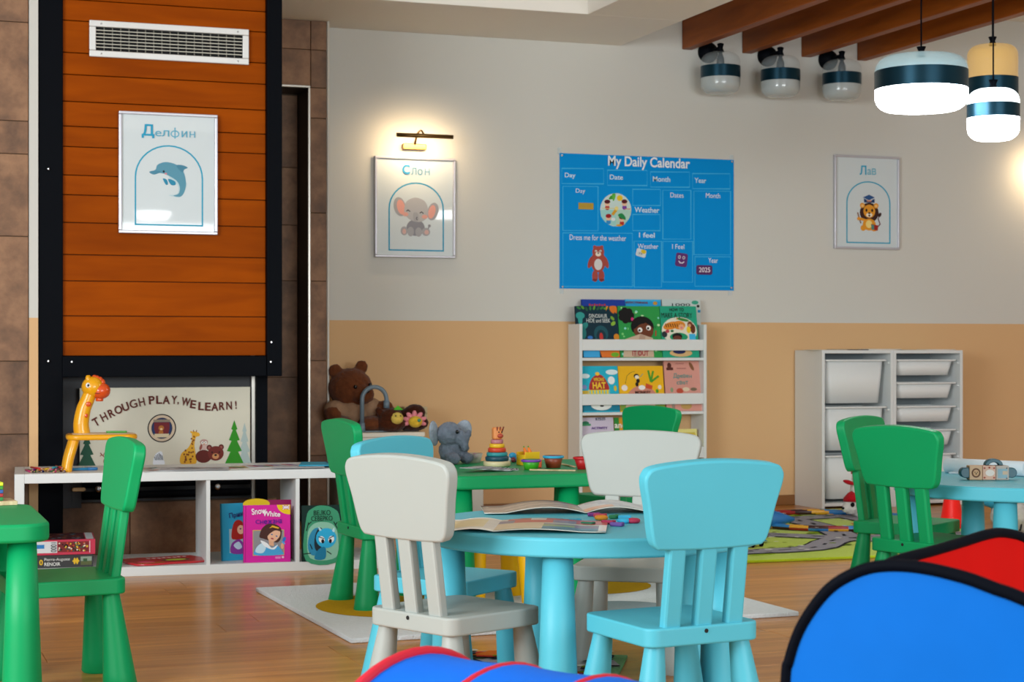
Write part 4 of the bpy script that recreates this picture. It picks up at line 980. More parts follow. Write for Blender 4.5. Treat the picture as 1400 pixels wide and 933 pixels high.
b = bench_thing('puzzle_box', 'black jigsaw puzzle box under the red one in the cubby', 'box', .18, .19, .0385)
MB().box((0, 0, .025), (.256, .268, .050), bev=.0015).build('carton', mat('#2a2a2c', .4, coat=.3), b)
f2 = fit(0, 0, 256, 50, .256, .05); p = Print(f2); p.rect(206, 8, 250, 42, '#8a9a8a'); p.rect(206, 26, 250, 42, '#5a5f3a'); p.rect(216, 16, 232, 28, '#3a5a3a')
for dx in (0, 10): p.rect(178+dx, 17, 187+dx, 33, '#e0b52a'); p.ell(182.5+dx, 15, 3, 3, '#e0b52a'); p.ell(182.5+dx, 35, 3, 3, '#e0b52a')
p.rect(174, 22, 201, 28, '#e0b52a'); p.build('side_print', b, (0, -.1342, .025))
text('Pierre-Auguste', (64, 10, 164, 25), f2, '#e6e4de', b, (0, -.1342, .025)); text('RENOIR', (64, 28, 126, 42), f2, '#e6e4de', b, (0, -.1342, .025), bold=.01); text('0', (44, 16, 58, 38), f2, '#e0b52a', b, (0, -.1342, .025), bold=.03)
# red magazine lying in the second cubby
b = bench_thing('magazine', 'red magazine lying flat in the empty bench cubby', 'magazine', .60, .155, .039, .25)
MB().slab([tuple(v) for v in smooth_closed([(-.15, -.105), (0, -.106), (.15, -.105), (.15, .105), (0, .106), (-.15, .105)], 2)], 0, .008, .002).build('pages', mat('#c81f2a', .35, coat=.4), b)
f2 = fit(0, 0, 300, 210, .30, .21); p = Print(f2); p.ell(190, 130, 62, 40, '#5a4a2a'); p.ell(190, 130, 44, 26, '#b8c23a'); p.blob([(20, 150), (60, 120), (90, 170), (50, 200)], '#d94a6a'); p.line([(10, 190), (120, 196)], 8, '#e8c23a'); [p.ell(100+k*22, 45+4*(k % 3), 8, 13, '#f0d0d0') for k in range(8)]
p.build('cover_print', b, (0, 0, .0082), (-math.pi/2, 0, 0))
# coloured pencils
random.seed(12)
pcol = [('#c02a6a', 'magenta'), ('#7a2a8a', 'violet'), ('#1f6a3a', 'dark green'), ('#2a9a4a', 'green'), ('#e0762a', 'orange'), ('#c02a2a', 'red'), ('#2a3f9a', 'blue'), ('#e8c83a', 'yellow'), ('#3a2a2a', 'black'), ('#8a4a2a', 'brown'), ('#d96a9a', 'pink'), ('#2aa0b0', 'teal')]
for k in range(20):
    hx, nm = pcol[k % 12]
    x = .065+.0072*k+random.uniform(-.004, .004); yb = .045+random.uniform(0, .05); a = math.pi/2+random.uniform(-.55, .55); z = BH+.0045+(.007 if k % 3 == 1 else (.013 if k % 6 == 5 else 0))
    t = bench_thing('coloured_pencil', '%s coloured pencil in the loose pile at the end of the white bench' % nm, 'pencil', x, yb, z, a, 'coloured pencils on the bench')
    MB().tube([(-.0, 0, 0), (.115, 0, 0)], .0042, 6).build('barrel', mat(hx, .4), t)
    MB().tube([(0, 0, 0), (-.012, 0, 0)], [.0042, .0015], 6).build('wood_tip', mat('#d9b88a', .6), t)
    MB().tube([(-.0115, 0, 0), (-.016, 0, 0)], [.0016, .0005], 6).build('point', mat(hx, .5), t)
t = bench_thing('marker_pen', 'blue marker pen lying on the bench behind the giraffe toy', 'pen', .27, .16, BH+.0065, .12)
MB().tube([(-.055, 0, 0), (.02, 0, 0)], .006, 10).build('barrel', mat('#2f8fc4', .4), t); MB().tube([(.02, 0, 0), (.056, 0, 0), (.060, 0, 0)], [.0066, .0066, .004], 10).build('cap', mat('#1f6fa8', .4), t)
# giraffe drawing toy
g = bench_thing('giraffe_toy', 'yellow toy drawing table with an orange spotted giraffe head', 'toy', .345, .17, BH)
YL, OR = mat('#f2ab08', .3, var=.03, coat=.3), mat('#e0531a', .3, coat=.4)
MB().slab(rrect(.285, .20, .05), .128, .150, .008).build('tabletop', YL, g)
MB().slab(rrect(.235, .15, .035), .1505, .153, .001).build('drawing_panel', mat('#e3c9a0', .4), g)
for sx in (-1, 1):
    for sy in (-1, 1): MB().tube(smooth_open([(sx*.140, sy*.075, .0), (sx*.132, sy*.073, .05), (sx*.118, sy*.068, .10), (sx*.108, sy*.062, .135)], 4), [.020]*13, 12).build('leg', YL, g)
nk = smooth_open([(-.075, .045, .145), (-.080, .045, .19), (-.070, .045, .25), (-.052, .045, .295), (-.040, .045, .33)], 6)
MB().tube(nk, [.034-.008*i/(len(nk)-1) for i in range(len(nk))], 18).build('neck', YL, g)
hd = MB(); hd.ball((-.034, .045, .342), (.045, .042, .044)); hd.ball((-.052, .03, .372), (.011, .010, .020), rot=(0, -.2, 0)); hd.ball((-.046, .065, .372), (.011, .010, .020), rot=(0, -.2, 0)); hd = hd.build('head', YL, g)
MB().ball((-.002, .045, .326), (.041, .040, .035), u=20, v=14).build('snout', OR, g)
MB().lathe([(.014, 0), (.016, .004), (.015, .022)], 16, (-.006, .045, .283)).build('projector_lens', OR, g)
MB().tube(smooth_open([(-.032, .016, .318), (-.010, .008, .316), (.018, .014, .318)], 5), .0016, 6).build('mouth', mat('#6a1f0c', .5), g)
for q in ((-.016, .05, .377), (-.004, .05, .372), (.006, .048, .362), (-.026, .05, .380)): MB().ball(q, (.012, .014, .013), u=10, v=8).build('mane_tuft', OR, g)
for (x, z) in ((-.088, .27), (-.096, .245), (-.104, .22), (-.106, .195), (-.108, .172)): MB().ball((x+.012, .05, z), (.010, .008, .013), u=10, v=8).build('mane_tuft', OR, g)
for q, r in (((-.052, .018, .272), .012), ((-.066, .0205, .225), .013)): MB().ball(q, (r, .005, r*.9), u=12, v=8).build('spot', OR, g)
for q in ((-.054, .008, .350),):
    e = MB().ball(q, (.009, .004, .011), u=12, v=8).build('eye', mat('#f4f2ee', .3), g); MB().ball((q[0]+.001, q[1]-.003, q[2]), (.005, .003, .006), u=10, v=6).build('pupil', mat('#141414', .2), e)
MB().slab(smooth_closed([(-.02, -.005), (.02, -.006), (.055, -.002), (.05, .006), (.0, .008), (-.025, .004)], 3), 0, .008, .002).build('drawing_pen', mat('#4a9a3a', .4), g, (.045, -.01, .1535), (0, 0, -.1))
# papers, drawings and thin books on the bench
random.seed(21)
def sheet(label, x, y, w, h, da, z, hexc, draw=None, th=.0016, name='drawing_sheet', cat='paper'):
    t = bench_thing(name, label, cat, x, y, z, da, 'papers on the bench')
    MB().slab([tuple(v) for v in smooth_closed([(-w/2, -h/2), (0, -h/2), (w/2, -h/2), (w/2, h/2), (0, h/2), (-w/2, h/2)], 1)], 0, th, th*.3).build('sheet', mat(hexc, .6), t)
    if draw:
        pr = Print(fit(0, 0, 100, 100, w, h), .0003); draw(pr); pr.build('drawing', t, (0, 0, th+.0003), (-math.pi/2, 0, 0))
def scrib(cols, n):
    def f_(pr):
        for k in range(n):
            x, y = 12+random.random()*70, 15+random.random()*70; pr.line([(x, y), (x+random.uniform(8, 24), y+random.uniform(-20, 20))], 6, cols[k % len(cols)])
    return f_
sheet('white drawing with teal scribbles beside the green chair back, on the bench', .56, .13, .19, .24, .3, BH+.0004, '#ccd0d2', scrib(['#2a9a9a', '#c0503a', '#8a8a92'], 8))
sheet('grey coloured-in drawing lying near the middle of the bench', .72, .11, .28, .20, -.12, BH+.0022, '#b9bcc2', scrib(['#8a6a6a', '#6a7a8a', '#b08a6a', '#9a9aa2'], 12))
sheet('drawing with orange and red crayon stripes on the bench', .93, .16, .26, .20, .2, BH+.0004, '#d8d4ca', lambda pr: [pr.line([(8+k*11, 20), (20+k*11, 75)], 7, ('#d9a23a', '#c04a3a', '#5a8a4a', '#d9c88a')[k % 4]) for k in range(8)])
sheet('drawing with red and purple stripes overlapping the crayon one', 1.05, .19, .22, .19, .05, BH+.0026, '#cfd2d6', lambda pr: [pr.line([(8+k*11, 20), (20+k*11, 70)], 7, ('#c03a4a', '#7a4a9a', '#b0b4ba')[k % 3]) for k in range(8)])
sheet('pale sheet lying at the bench edge next to the stacked books', 1.15, .09, .21, .15, -.1, BH+.0046, '#c9ccd0', scrib(['#9a9aa6', '#b09aa0'], 6))
sheet('thin teal booklet lying open-edge on the bench', 1.245, .18, .15, .21, -.2, BH+.0064, '#2a9ab8', None, .006, 'booklet', 'book')
sheet('thin purple booklet at the end of the bench, under the pink one', 1.40, .14, .22, .19, .03, BH+.0004, '#4a3f7a', scrib(['#8a6aa8', '#2a2a4a', '#b0a8c8'], 10), .014, 'booklet', 'book')
sheet('thin pink booklet on top of the purple one at the bench end', 1.41, .18, .21, .17, -.08, BH+.0155, '#c0607a', None, .005, 'booklet', 'book')

# ================================================================== TOY KITCHEN, BEAR AND PLUSH TOYS
k_ = thing('toy_kitchen', 'low white toy kitchen with a sink in the corner behind the bear', 'toy kitchen', (2.54, 8.97, 0))
KW, KD, KH = .40, .43, .488
MB().box((.37, .215, .16), (.33, .40, .318), bev=.004).build('side_cabinet', mat('#c9c9c0', .45), k_)
MB().box((0, KD/2, KH/2-.012), (KW, KD, KH-.026), bev=.003).build('cabinet', mat('#d7d5cc', .45), k_)
MB().box((0, KD/2, KH-.012), (KW+.01, KD+.01, .024), bev=.004).build('worktop', mat('#dcd6c6', .45), k_)
for x in (-.1, .1): 
    dd = MB().box((x, -.006, .23), (.18, .012, .40), bev=.003).build('door', mat('#cfcdc4', .45), k_); MB().box((x-.06*(1 if x > 0 else -1), -.018, .30), (.012, .014, .09), bev=.003).build('handle', mat('#8d9094', .4), dd)
sk = MB().slab(rrect(.20, .18, .03), 0, .006, .002).build('sink', mat('#7d8b94', .4), k_, (-.02, .16, KH+.0005))
q = on_y(495, 588, 9.05)
MB().tube([(0, 0, 0), (0, 0, .05)], [.018, .014], 14).tube([(0, 0, .04), (0, 0, .17)]+[(.066-.066*math.cos(math.pi*k/14), 0, .17+.066*math.sin(math.pi*k/14)) for k in range(1, 15)]+[(.132, 0, .155)], .0115, 14).tube([(.132, 0, .165), (.132, 0, .125)], .016, 14).build('tap', mat('#6f828f', .4), k_, (q.x-2.54, .08, KH))
# teddy bear
bp = on_y(478, 590, 9.22)
bear = thing('teddy_bear', 'large brown teddy bear in a tan knitted jumper sitting by the wall corner', 'teddy bear', (bp.x+.012, 9.21, KH+.001), math.radians(-8))
FB = fur('#6a3b22')
soft_body('body', [((-.01, .0, .225), (.118, .105, .108)), ((.045, -.075, .195), (.062, .055, .052)), ((-.09, .0, .315), (.038, .022, .040)), ((.05, .02, .335), (.036, .022, .042), (0, .3, 0)),
                   ((0, .0, .09), (.108, .10, .095)), ((.12, -.06, .115), (.085, .045, .045), (0, .15, -.2)), ((.165, -.075, .118), (.046, .042, .045)), ((-.11, -.08, .10), (.05, .07, .045)), ((.09, -.10, .04), (.075, .075, .042)), ((-.06, -.12, .04), (.05, .09, .042))], FB, bear, .008)
soft_body('jumper', [((0, .0, .09), (.119, .112, .088)), ((-.10, -.07, .11), (.060, .068, .055)), ((.095, -.05, .118), (.062, .058, .058))], mat('#9c7a5e', .95, var=.2, scale=40, bump=.8, bscale=60), bear, .008)['fuzz_depth'] = .0008
for q in ((.004, -.106, .235), (.082, -.098, .245)): MB().ball(q, .0105, u=12, v=8).build('eye', mat('#0c0a0a', .15), bear)
MB().ball((.062, -.128, .212), (.016, .012, .011), u=12, v=8).build('nose', mat('#1c1210', .4), bear)
# two plush heads, cartons behind
bp = on_y(531, 592, 9.06)
mk = thing('plush_monkey', 'brown plush monkey with a cream face lying on the toy kitchen', 'plush toy', (bp.x+.01, 9.06, KH+.001))
soft_body('body', [((0, 0, .045), (.085, .07, .05)), ((.0, -.02, .085), (.062, .055, .052)), ((-.062, -.01, .112), (.020, .014, .032), (0, -.5, 0))], fur('#4a2413'), mk, .007); mk.scale = (1, 1, .92)
MB().ball((.018, -.062, .078), (.036, .024, .034), u=16, v=10).build('face', fur('#e0c05a'), mk)
for q in ((.006, -.084, .092), (.032, -.083, .092)): MB().ball(q, .004, u=8, v=6).build('eye', mat('#141010', .2), mk)
MB().add([(.0, -.05, .125), (.055, -.055, .125), (.03, -.04, .15), (.028, -.02, .128)], [(0, 1, 2), (1, 3, 2), (3, 0, 2), (0, 3, 1)]).build('leaf', mat('#4fb82a', .7), mk)
bp = on_y(566, 592, 9.08)
mk = thing('plush_lion', 'dark brown plush toy with a pink petal mane and yellow muzzle', 'plush toy', (bp.x-.005, 9.08, KH+.001))
soft_body('body', [((0, .02, .05), (.09, .07, .055)), ((.012, .01, .115), (.058, .05, .052)), ((-.05, .03, .09), (.05, .045, .045))], fur('#3d1c10'), mk, .007); mk.scale = (1, 1, .85)
MB().ball((-.006, -.062, .06), (.038, .03, .036), u=16, v=10).build('muzzle', fur('#e8b83a'), mk)
for k in range(7):
    a = math.radians(200-k*36.7); MB().ball((-.006+.045*math.cos(a), -.046, .064+.042*math.sin(a)), (.014, .010, .024), u=10, v=8, rot=(0, math.pi/2-a, 0)).build('petal', mat('#e58a94', .8), mk)
MB().ball((.006, -.092, .070), (.010, .004, .011), u=10, v=6).build('eye', mat('#2f8a6a', .4), mk)
bp = on_y(560, 588, 9.30)
t = thing('carton', 'small beige carton standing against the wall behind the plush toys', 'box', (bp.x+.03, 9.33, KH+.001)); MB().box((0, 0, .06), (.13, .10, .12), bev=.003).build('body', mat('#c9b892', .7), t); MB().box((0, -.0508, .085), (.126, .001, .01)).build('tape', mat('#b09c72', .5), t)
# plush elephant on the green table
ep = on_y(610, 631, 6.56)
el = thing('plush_elephant', 'grey plush elephant sitting at the back of the green table', 'plush toy', (ep.x+.006, 6.56, .481), math.radians(18))
FG = fur('#69727f')
soft_body('body', [((.02, .005, .05), (.05, .045, .052)), ((0, -.01, .115), (.052, .046, .046)), ((.028, -.05, .10), (.020, .02, .030), (.3, 0, 0)), ((.036, -.062, .075), (.015, .016, .03)), ((.05, -.06, .105), (.012, .012, .03), (0, .4, 0)),
                   ((.055, -.045, .022), (.022, .038, .022)), ((-.01, -.05, .022), (.022, .038, .022)), ((.06, -.02, .06), (.018, .03, .016))], FG, el, .005)
for sx, r in ((-1, -.35), (1, .35)): MB().ball((sx*.068+.006, .004, .118), (.034, .012, .050), u=18, v=12, rot=(0, r, -sx*.5)).build('ear', fur('#8e98a4'), el)
MB().ball((.004, -.056, .124), .0075, u=12, v=8).build('eye', mat('#0c0a0c', .15), el)

# ================================================================== TOYS ON THE GREEN TABLE
rp = on_z(679.5, 638, .48)
rt = thing('ring_tower', 'wooden stacking ring tower in rainbow colours topped with a giraffe head', 'toy', (rp.x, rp.y, .4805))
z = 0
for r, h, c, n in ((.051, .020, '#d9cba0', 'base'), (.0445, .018, '#12485a', 'ring'), (.040, .0145, '#2f8f96', 'ring'), (.034, .0165, '#cf3f20', 'ring'), (.029, .015, '#e8b81f', 'ring'), (.0235, .015, '#b8747c', 'ring')):
    MB().lathe([(r*.93, 0), (r, h*.2), (r, h*.8), (r*.93, h)], 28, (0, 0, z)).build(n, mat(c, .45), rt); z += h+.0003
MB().slab(rrect(.036, .03, .009), 0, .046, .006, xf=Matrix.Translation((0, 0, z))).build('giraffe_head', mat('#e08a4a', .5), rt)
MB().ball((.008, -.016, z+.014), (.012, .006, .009), u=10, v=8).build('muzzle', mat('#b0402a', .5), rt)
for dx in (-.004, .006, .016): MB().tube([(dx, -.012, z+.030), (dx*1.3, -.017, z+.048)], .0025, 6).build('mane_tuft', mat('#7a2f1a', .6), rt)
for dx in (.002, .014): MB().ball((dx, -.0155, z+.028), .003, u=8, v=6).build('eye', mat('#141010', .3), rt)
def cup(label, px, py, r0, r1, h, c, rim):
    q = on_z(px, py, .48); t = thing('toy_cup', label, 'cup', (q.x, q.y, .4805), group=None)
    MB().lathe([(r0, 0), (r1, h), (r1-.003, h), (r0-.003, .003)], 26, cap=True).build('bowl', mat(c, .4), t)
    MB().lathe([(r1-.001, h-.008), (r1+.0025, h-.007), (r1+.003, h), (r1-.002, h+.0015)], 26, cap=False).build('rim', mat(rim, .4), t)
cup('small green toy cup with a purple rim on the green table', 726, 642.5, .024, .034, .036, '#3fa81f', '#7a3fa8')
cup('small brown toy cup with a light blue rim on the green table', 756.5, 640, .026, .037, .044, '#8a3a20', '#2fa8d0')
cup('small red toy cup beside the white chair back on the green table', 797, 642, .020, .034, .044, '#b8161f', '#c41a22')
q = on_z(722, 636, .48); t = thing('toy_basket', 'small yellow toy basket behind the green cup', 'basket', (q.x, q.y, .4805), .3)
MB().slab(rrect(.07, .05, .01), 0, .003, .001).build('base', mat('#ecc01f', .4), t)
for s_ in (-1, 1): MB().box((0, s_*.0262, .025), (.07, .003, .05), bev=.001).build('side', mat('#ecc01f', .4), t); MB().box((s_*.0352, 0, .02), (.003, .05, .04), bev=.001).build('side', mat('#ecc01f', .4), t)
for k, (px, dx) in enumerate(((722, .0), (729, .018))):
    c = thing('toy_carrot', 'orange toy carrot stick standing in the yellow basket, %s' % ('nearer the ring tower' if k == 0 else 'nearer the brown cup'), 'toy', (q.x-.004+dx, q.y+.002, .485), 0, 'toy carrots')
    MB().tube([(0, 0, 0), (-.006, 0, .045), (-.012, 0, .062)], [.006, .008, .003], 8).build('root', mat('#ec7a1a', .5), c); MB().ball((-.0125, 0, .064), (.003, .003, .004), u=8, v=6).build('stub', mat('#4a9a2a', .5), c)
q = on_z(739, 640, .48); t = thing('toy_block', 'tiny orange toy block beside the green cup', 'toy', (q.x, q.y+.01, .4805)); MB().box((0, 0, .015), (.012, .02, .03), bev=.003).build('block', mat('#e0561a', .5), t)
for lb, a_, b_ in (('longer pale wooden stick lying at the front of the green table', (724, 642.5), (787, 643.5)), ('short pale wooden stick lying behind the red cup', (768, 634.5), (786, 638.5))):
    A, B = on_z(*a_, .484), on_z(*b_, .484); mid = (A+B)/2; v = B-A
    t = thing('wooden_stick', lb, 'stick', (mid.x, mid.y, .4805), math.atan2(v.y, v.x)); MB().box((0, 0, .003), (v.length, .010, .005), bev=.0015).build('stick', M_PLY, t)
random.seed(5)
for k in range(8):
    A = on_z(652+k*7, 646.5-.3*k-(k % 2), .48)
    t = thing('picture_card', 'grey-backed picture card in the fanned row before the ring tower', 'card', (A.x, A.y+.03, .4806+.0021*(7-k)), .55+.10*k+random.uniform(-.08, .08), 'fanned picture cards')
    MB().slab(rrect(.095, .062, .004), 0, .002, .0004).build('card', mat('#b9bcc0', .5), t); pr = Print(fit(0, 0, 95, 62, .095, .062), .0001); pr.frame(6, 6, 89, 56, 4, '#3a3f4a'); pr.build('card_print', t, (0, 0, .0021), (-math.pi/2, 0, 0))
q = on_z(651, 634, .48); t = thing('clear_tub', 'clear plastic tub with small balls beside the ring tower', 'tub', (q.x, q.y+.06, .4805), .3)
MB().lathe([(.036, 0), (.046, .036), (.044, .036), (.035, .002)], 24).build('tub', mat('#dfe8e2', .1, alpha=.4), t)
for q2, c in (((.01, -.008, .022), '#b04a8a'), ((-.014, .006, .02), '#5fae4a'), ((.014, .014, .018), '#7a5ab0')): MB().ball(q2, .014, u=12, v=8).build('ball', mat(c, .4), t)
q = on_z(701, 633, .48); t = thing('beaded_toy', 'blue beaded toy ring lying behind the ring tower', 'toy', (q.x, q.y+.03, .4805))
for k in range(9):
    a = 2*math.pi*k/9; MB().ball((.026*math.cos(a), .026*math.sin(a), .0105), .0105, u=10, v=8).build('bead', mat(('#2fa0d0', '#2fa0d0', '#c4d0d4', '#7a2f3a')[k % 4], .25), t)
MB().ball((.008, -.006, .026), (.016, .014, .012), u=12, v=8).build('knob', mat('#2fa0d0', .25), t)

# ================================================================== THINGS ON THE ROUND TABLES
def open_book(label, loc, deg, wl, wr, h, colf, lift=.018):
    """spine along local y, pages to both sides, curling up from the spine"""
    t = thing('open_book', label, 'book', loc, math.radians(deg-90))
    for side, w, nm in ((-1, wl, 'left_page'), (1, wr, 'right_page')):
        nx, ny = 14, 12; cols = []; mb_ = MB(); vs = []; fs = []; mi = []
        prof = lambda u: .0055+lift*math.sin(min(1, u*1.25)*math.pi)*.8*(1-u*.35) if u < .8 else .0055+lift*.0+max(0, lift*math.sin(min(1, u*1.25)*math.pi)*.8*(1-u*.35))
        for i in range(nx+1):
            u = i/nx
            for j in range(ny+1): vs.append((side*w*u, -h/2+h*j/ny, prof(u)))
        n0 = len(vs)
        for i in range(nx+1):
            u = i/nx
            for j in range(ny+1): vs.append((side*w*u, -h/2+h*j/ny, max(.0004, prof(u)-.0022)))
        st_ = ny+1
        for i in range(nx):
            for j in range(ny):
                c = colf(side, (i+.5)/nx, (j+.5)/ny)
                if c not in cols: cols.append(c)
                a = [i*st_+j, (i+1)*st_+j, (i+1)*st_+j+1, i*st_+j+1]
                if side < 0: a.reverse()
                fs.append(a); mi.append(cols.index(c))
                fs.append([n0+k for k in reversed(a)]); mi.append(len(cols) if False else 0)
        if '#dcd8ce' not in cols: cols.append('#dcd8ce')
        e = cols.index('#dcd8ce')
        for i in range(nx):
            for j in (0, ny):
                fs.append([i*st_+j, (i+1)*st_+j, n0+(i+1)*st_+j, n0+i*st_+j]); mi.append(e)
        for j in range(ny): fs.append([nx*st_+j, nx*st_+j+1, n0+nx*st_+j+1, n0+nx*st_+j]); mi.append(e)
        mb_.v = [Vector(q) for q in vs]; mb_.f = fs; mb_.m = mi; mb_.s = [True]*len(fs)
        mb_.build(nm, [mat(c, .32, var=.12, scale=25, coat=.2) for c in cols], t)
    return t
def c1(side, u, v):
    if side < 0: return '#e8d9a0' if .15 < v < .8 and u > .2 else '#e6e0d2'
    if v > .80: return '#b8363a' if u > .45 or .1 < u < .32 else '#d9d4cc'
    if v > .62: return '#c9463a' if .12 < u < .5 else ('#7a7a9a' if u < .75 else '#b8363a')
    if u > .9: return '#dfe6ea'
    if u > .42: return ('#2f7f9a' if v < .25 else '#8fae6a' if v < .42 and u < .7 else '#7a6a8a' if v < .5 else '#c9d8c0')
    return '#e3d3b0'
q = at(680, 0, 4.42)
open_book('open picture book with red and green pages at the edge of the round table', (q.x, q.y, .4805), 66, .13, .27, .27, c1, .009)
def c2(side, u, v):
    if side < 0: return ('#5a4a42' if v > .75 else '#9a8a7c' if (v*3+u*2) % 1 > .45 else '#b5a596')
    return ('#e0a884' if v < .3 and u < .35 else '#c9c8ca' if (u*2+v) % 1 > .4 else '#b4b4ba')
q = at(795, 0, 4.88)
open_book('open picture book with brown photo pages at the far side of the round table', (q.x, q.y, .4805), 74, .27, .22, .22, c2, .022)
random.seed(9)
for k, (px, py, c, nm, shp) in enumerate(((812, 704, '#7a2f7a', 'purple', 0), (822, 709, '#d98a1a', 'orange', 1), (820, 705.5, '#b02a4a', 'crimson', 0), (841, 707, '#1f7a4a', 'green', 0), (831, 714.5, '#a82452', 'crimson', 0), (854, 707.5, '#2fa8d0', 'light blue', 0), (853, 713, '#2fb0dc', 'light blue', 1), (843, 717.5, '#6a4a9a', 'purple', 0), (866, 713, '#b0264a', 'crimson', 1), (786, 712.5, '#1fa8cc', 'light blue', 0), (803, 717, '#1f7a5a', 'green', 0))):
    q = on_z(px, py, .485); t = thing('toy_letter', ('%s foam letter bar scattered on the round blue table' if shp == 0 else '%s ring-shaped foam letter on the round blue table') % nm, 'toy', (q.x, q.y, .4805), random.uniform(-.6, .6)-.3, 'foam letters on the round table')
    if shp == 0: MB().box((0, 0, .005), (.034, .012, .010), bev=.003).box((.011, .010, .005), (.010, .012, .010), bev=.003).build('piece', mat(c, .6), t)
    else: MB().tube([(.012*math.cos(a_*math.pi/6), .012*math.sin(a_*math.pi/6), .006) for a_ in range(12)], .006, 8, closed=True).build('piece', mat(c, .6), t)
# left table: board with a colour stack
q = on_z(0, 690, .48)
t = thing('colour_stack', 'stack of coloured wooden layers on a pale board on the green table', 'toy', (q.x-.03, q.y, .4805), .1)
MB().box((0, 0, .006), (.14, .11, .012), bev=.002).build('board', M_PLY, t)
for k, c in enumerate(('#1f7a3a', '#a8242a', '#2f5aa0', '#3a8a2a', '#d9dc2a')): MB().box((-.012, 0, .0125+.0105*k+.005), (.09, .08, .0102), bev=.002).build('layer', mat(c, .5), t)
# right table: block toy and paper roll
q = on_z(1355, 657, .48)
t = thing('wooden_block_toy', 'wooden animal block toy with teal rounded ends on the round blue table', 'toy', (q.x, q.y+.02, .4805), math.radians(-20))
TE = mat('#1a5564', .4)
for k, c in enumerate(('#c9a684', '#d9b09a', '#b8ada4')):
    bl = MB().box(((k-1)*.0445, 0, .0245), (.0435, .044, .048), bev=.002).build('block', mat(c, .6), t)
    pr = Print(fit(0, 0, 44, 48, .044, .048), .0003)
    if k == 0: pr.ell(22, 24, 15, 16, '#6a4632'); pr.ell(22, 24, 10, 11, '#c9a27a'); pr.ell(18, 22, 1.6, 2, '#1d1410'); pr.ell(26, 22, 1.6, 2, '#1d1410'); pr.ell(22, 27, 2.5, 2, '#1d1410')
    elif k == 1: pr.ell(24, 24, 15, 11, '#e6ddd6'); [pr.ell(x, y, 3, 3, '#a8483a') for x, y in ((6, 8), (38, 8), (6, 40), (38, 40), (22, 6))]
    else: pr.rect(6, 10, 38, 42, '#8fb0bc'); pr.rect(22, 18, 38, 30, '#c9b49a'); [pr.ell(x, y, 2.2, 2.2, '#3a4a52') for x, y in ((36, 8), (36, 42))]
    pr.build('block_print', bl, ((k-1)*.0445, -.0224, .0245))
for s_ in (-1, 1): MB().lathe([(.015, -.018), (.0175, -.015), (.0175, .015), (.015, .018)], 24, xf=Matrix.Translation((s_*.0775, 0, .0245)) @ Matrix.Rotation(math.pi/2, 4, 'X')).box((s_*.0715, 0, .0245), (.010, .034, .034), bev=.002).build('rounded_end', TE, t)
MB().slab([(.030*math.cos(math.pi*a_/12), .022*math.sin(math.pi*a_/12)) for a_ in range(13)]+[(-.018, 0)]+[(-.016*math.cos(math.pi*a_/8), .010*math.sin(math.pi*a_/8)) for a_ in range(1, 8)]+[(.018, 0)], -.015, .015, .002, xf=Matrix.Translation((.020, .006, .0492)) @ Matrix.Rotation(math.pi/2, 4, 'X')).build('arch', TE, t)
A = on_z(1294, 637, .505); B = on_z(1380, 641, .505); v = B-A
t = thing('paper_roll', 'long white paper roll lying across the round blue table', 'paper roll', (A.x, A.y, .5065), math.atan2(v.y, v.x))
MB().tube([(0, 0, 0), (.30, 0, 0)], .026, 20).build('roll', mat('#d8e6ee', .6), t); MB().tube([(-.001, 0, 0), (.301, 0, 0)], .012, 12).build('core', mat('#a89a84', .7), t)
A = on_z(1292, 650, .48)
t = thing('paper_stack', 'white sheets of paper lying beside the roll on the blue table', 'paper', (A.x+.13, A.y-.03, .4805), math.atan2(v.y, v.x)); MB().slab(rrect(.22, .07, .004), 0, .006, .001).build('sheets', mat('#d3e4ee', .6), t)

# ================================================================== RUGS
def rug(label, loc, deg, w, h, base, th=.014):
    t = thing('rug', label, 'rug', loc, math.radians(deg))
    out = [tuple(q) for q in smooth_closed([(-w/2+w*k/8+random.uniform(-.003, .003)*(0 < k < 8), -h/2) for k in range(9)]+[(w/2, -h/2+h*k/6) for k in range(1, 6)]+[(w/2-w*k/8, h/2+random.uniform(-.003, .003)*(0 < k < 8)) for k in range(9)]+[(-w/2, h/2-h*k/6) for k in range(1, 6)], 1)]
    MB().slab(out, 0, th, .004).build('pile', mat(base, .95, var=.10, scale=60, bump=1., bscale=160, spec=.1, sheen=.3), t)
    return t
def pile_ink(h): return mat(h, .95, var=.14, scale=70, bump=.15, bscale=150, spec=.1)
r = rug('shaggy white rug with mustard circles under the green tables', (2.205, 6.10, .0005), 1.5, 1.60, 1.29, '#d8dde0', .016)
p = Print(lambda x, y: (x, y), .0004); p.ell(-.43, .0, .30, .30, '#c69a1a', n=40); p.ell(.38, .25, .26, .26, '#c69a1a', n=40); p.ell(.25, -.38, .20, .20, '#8fa0a8', n=40)
p.build('circle_pattern', r, (0, 0, .0165), (-math.pi/2, 0, 0), pile_ink)
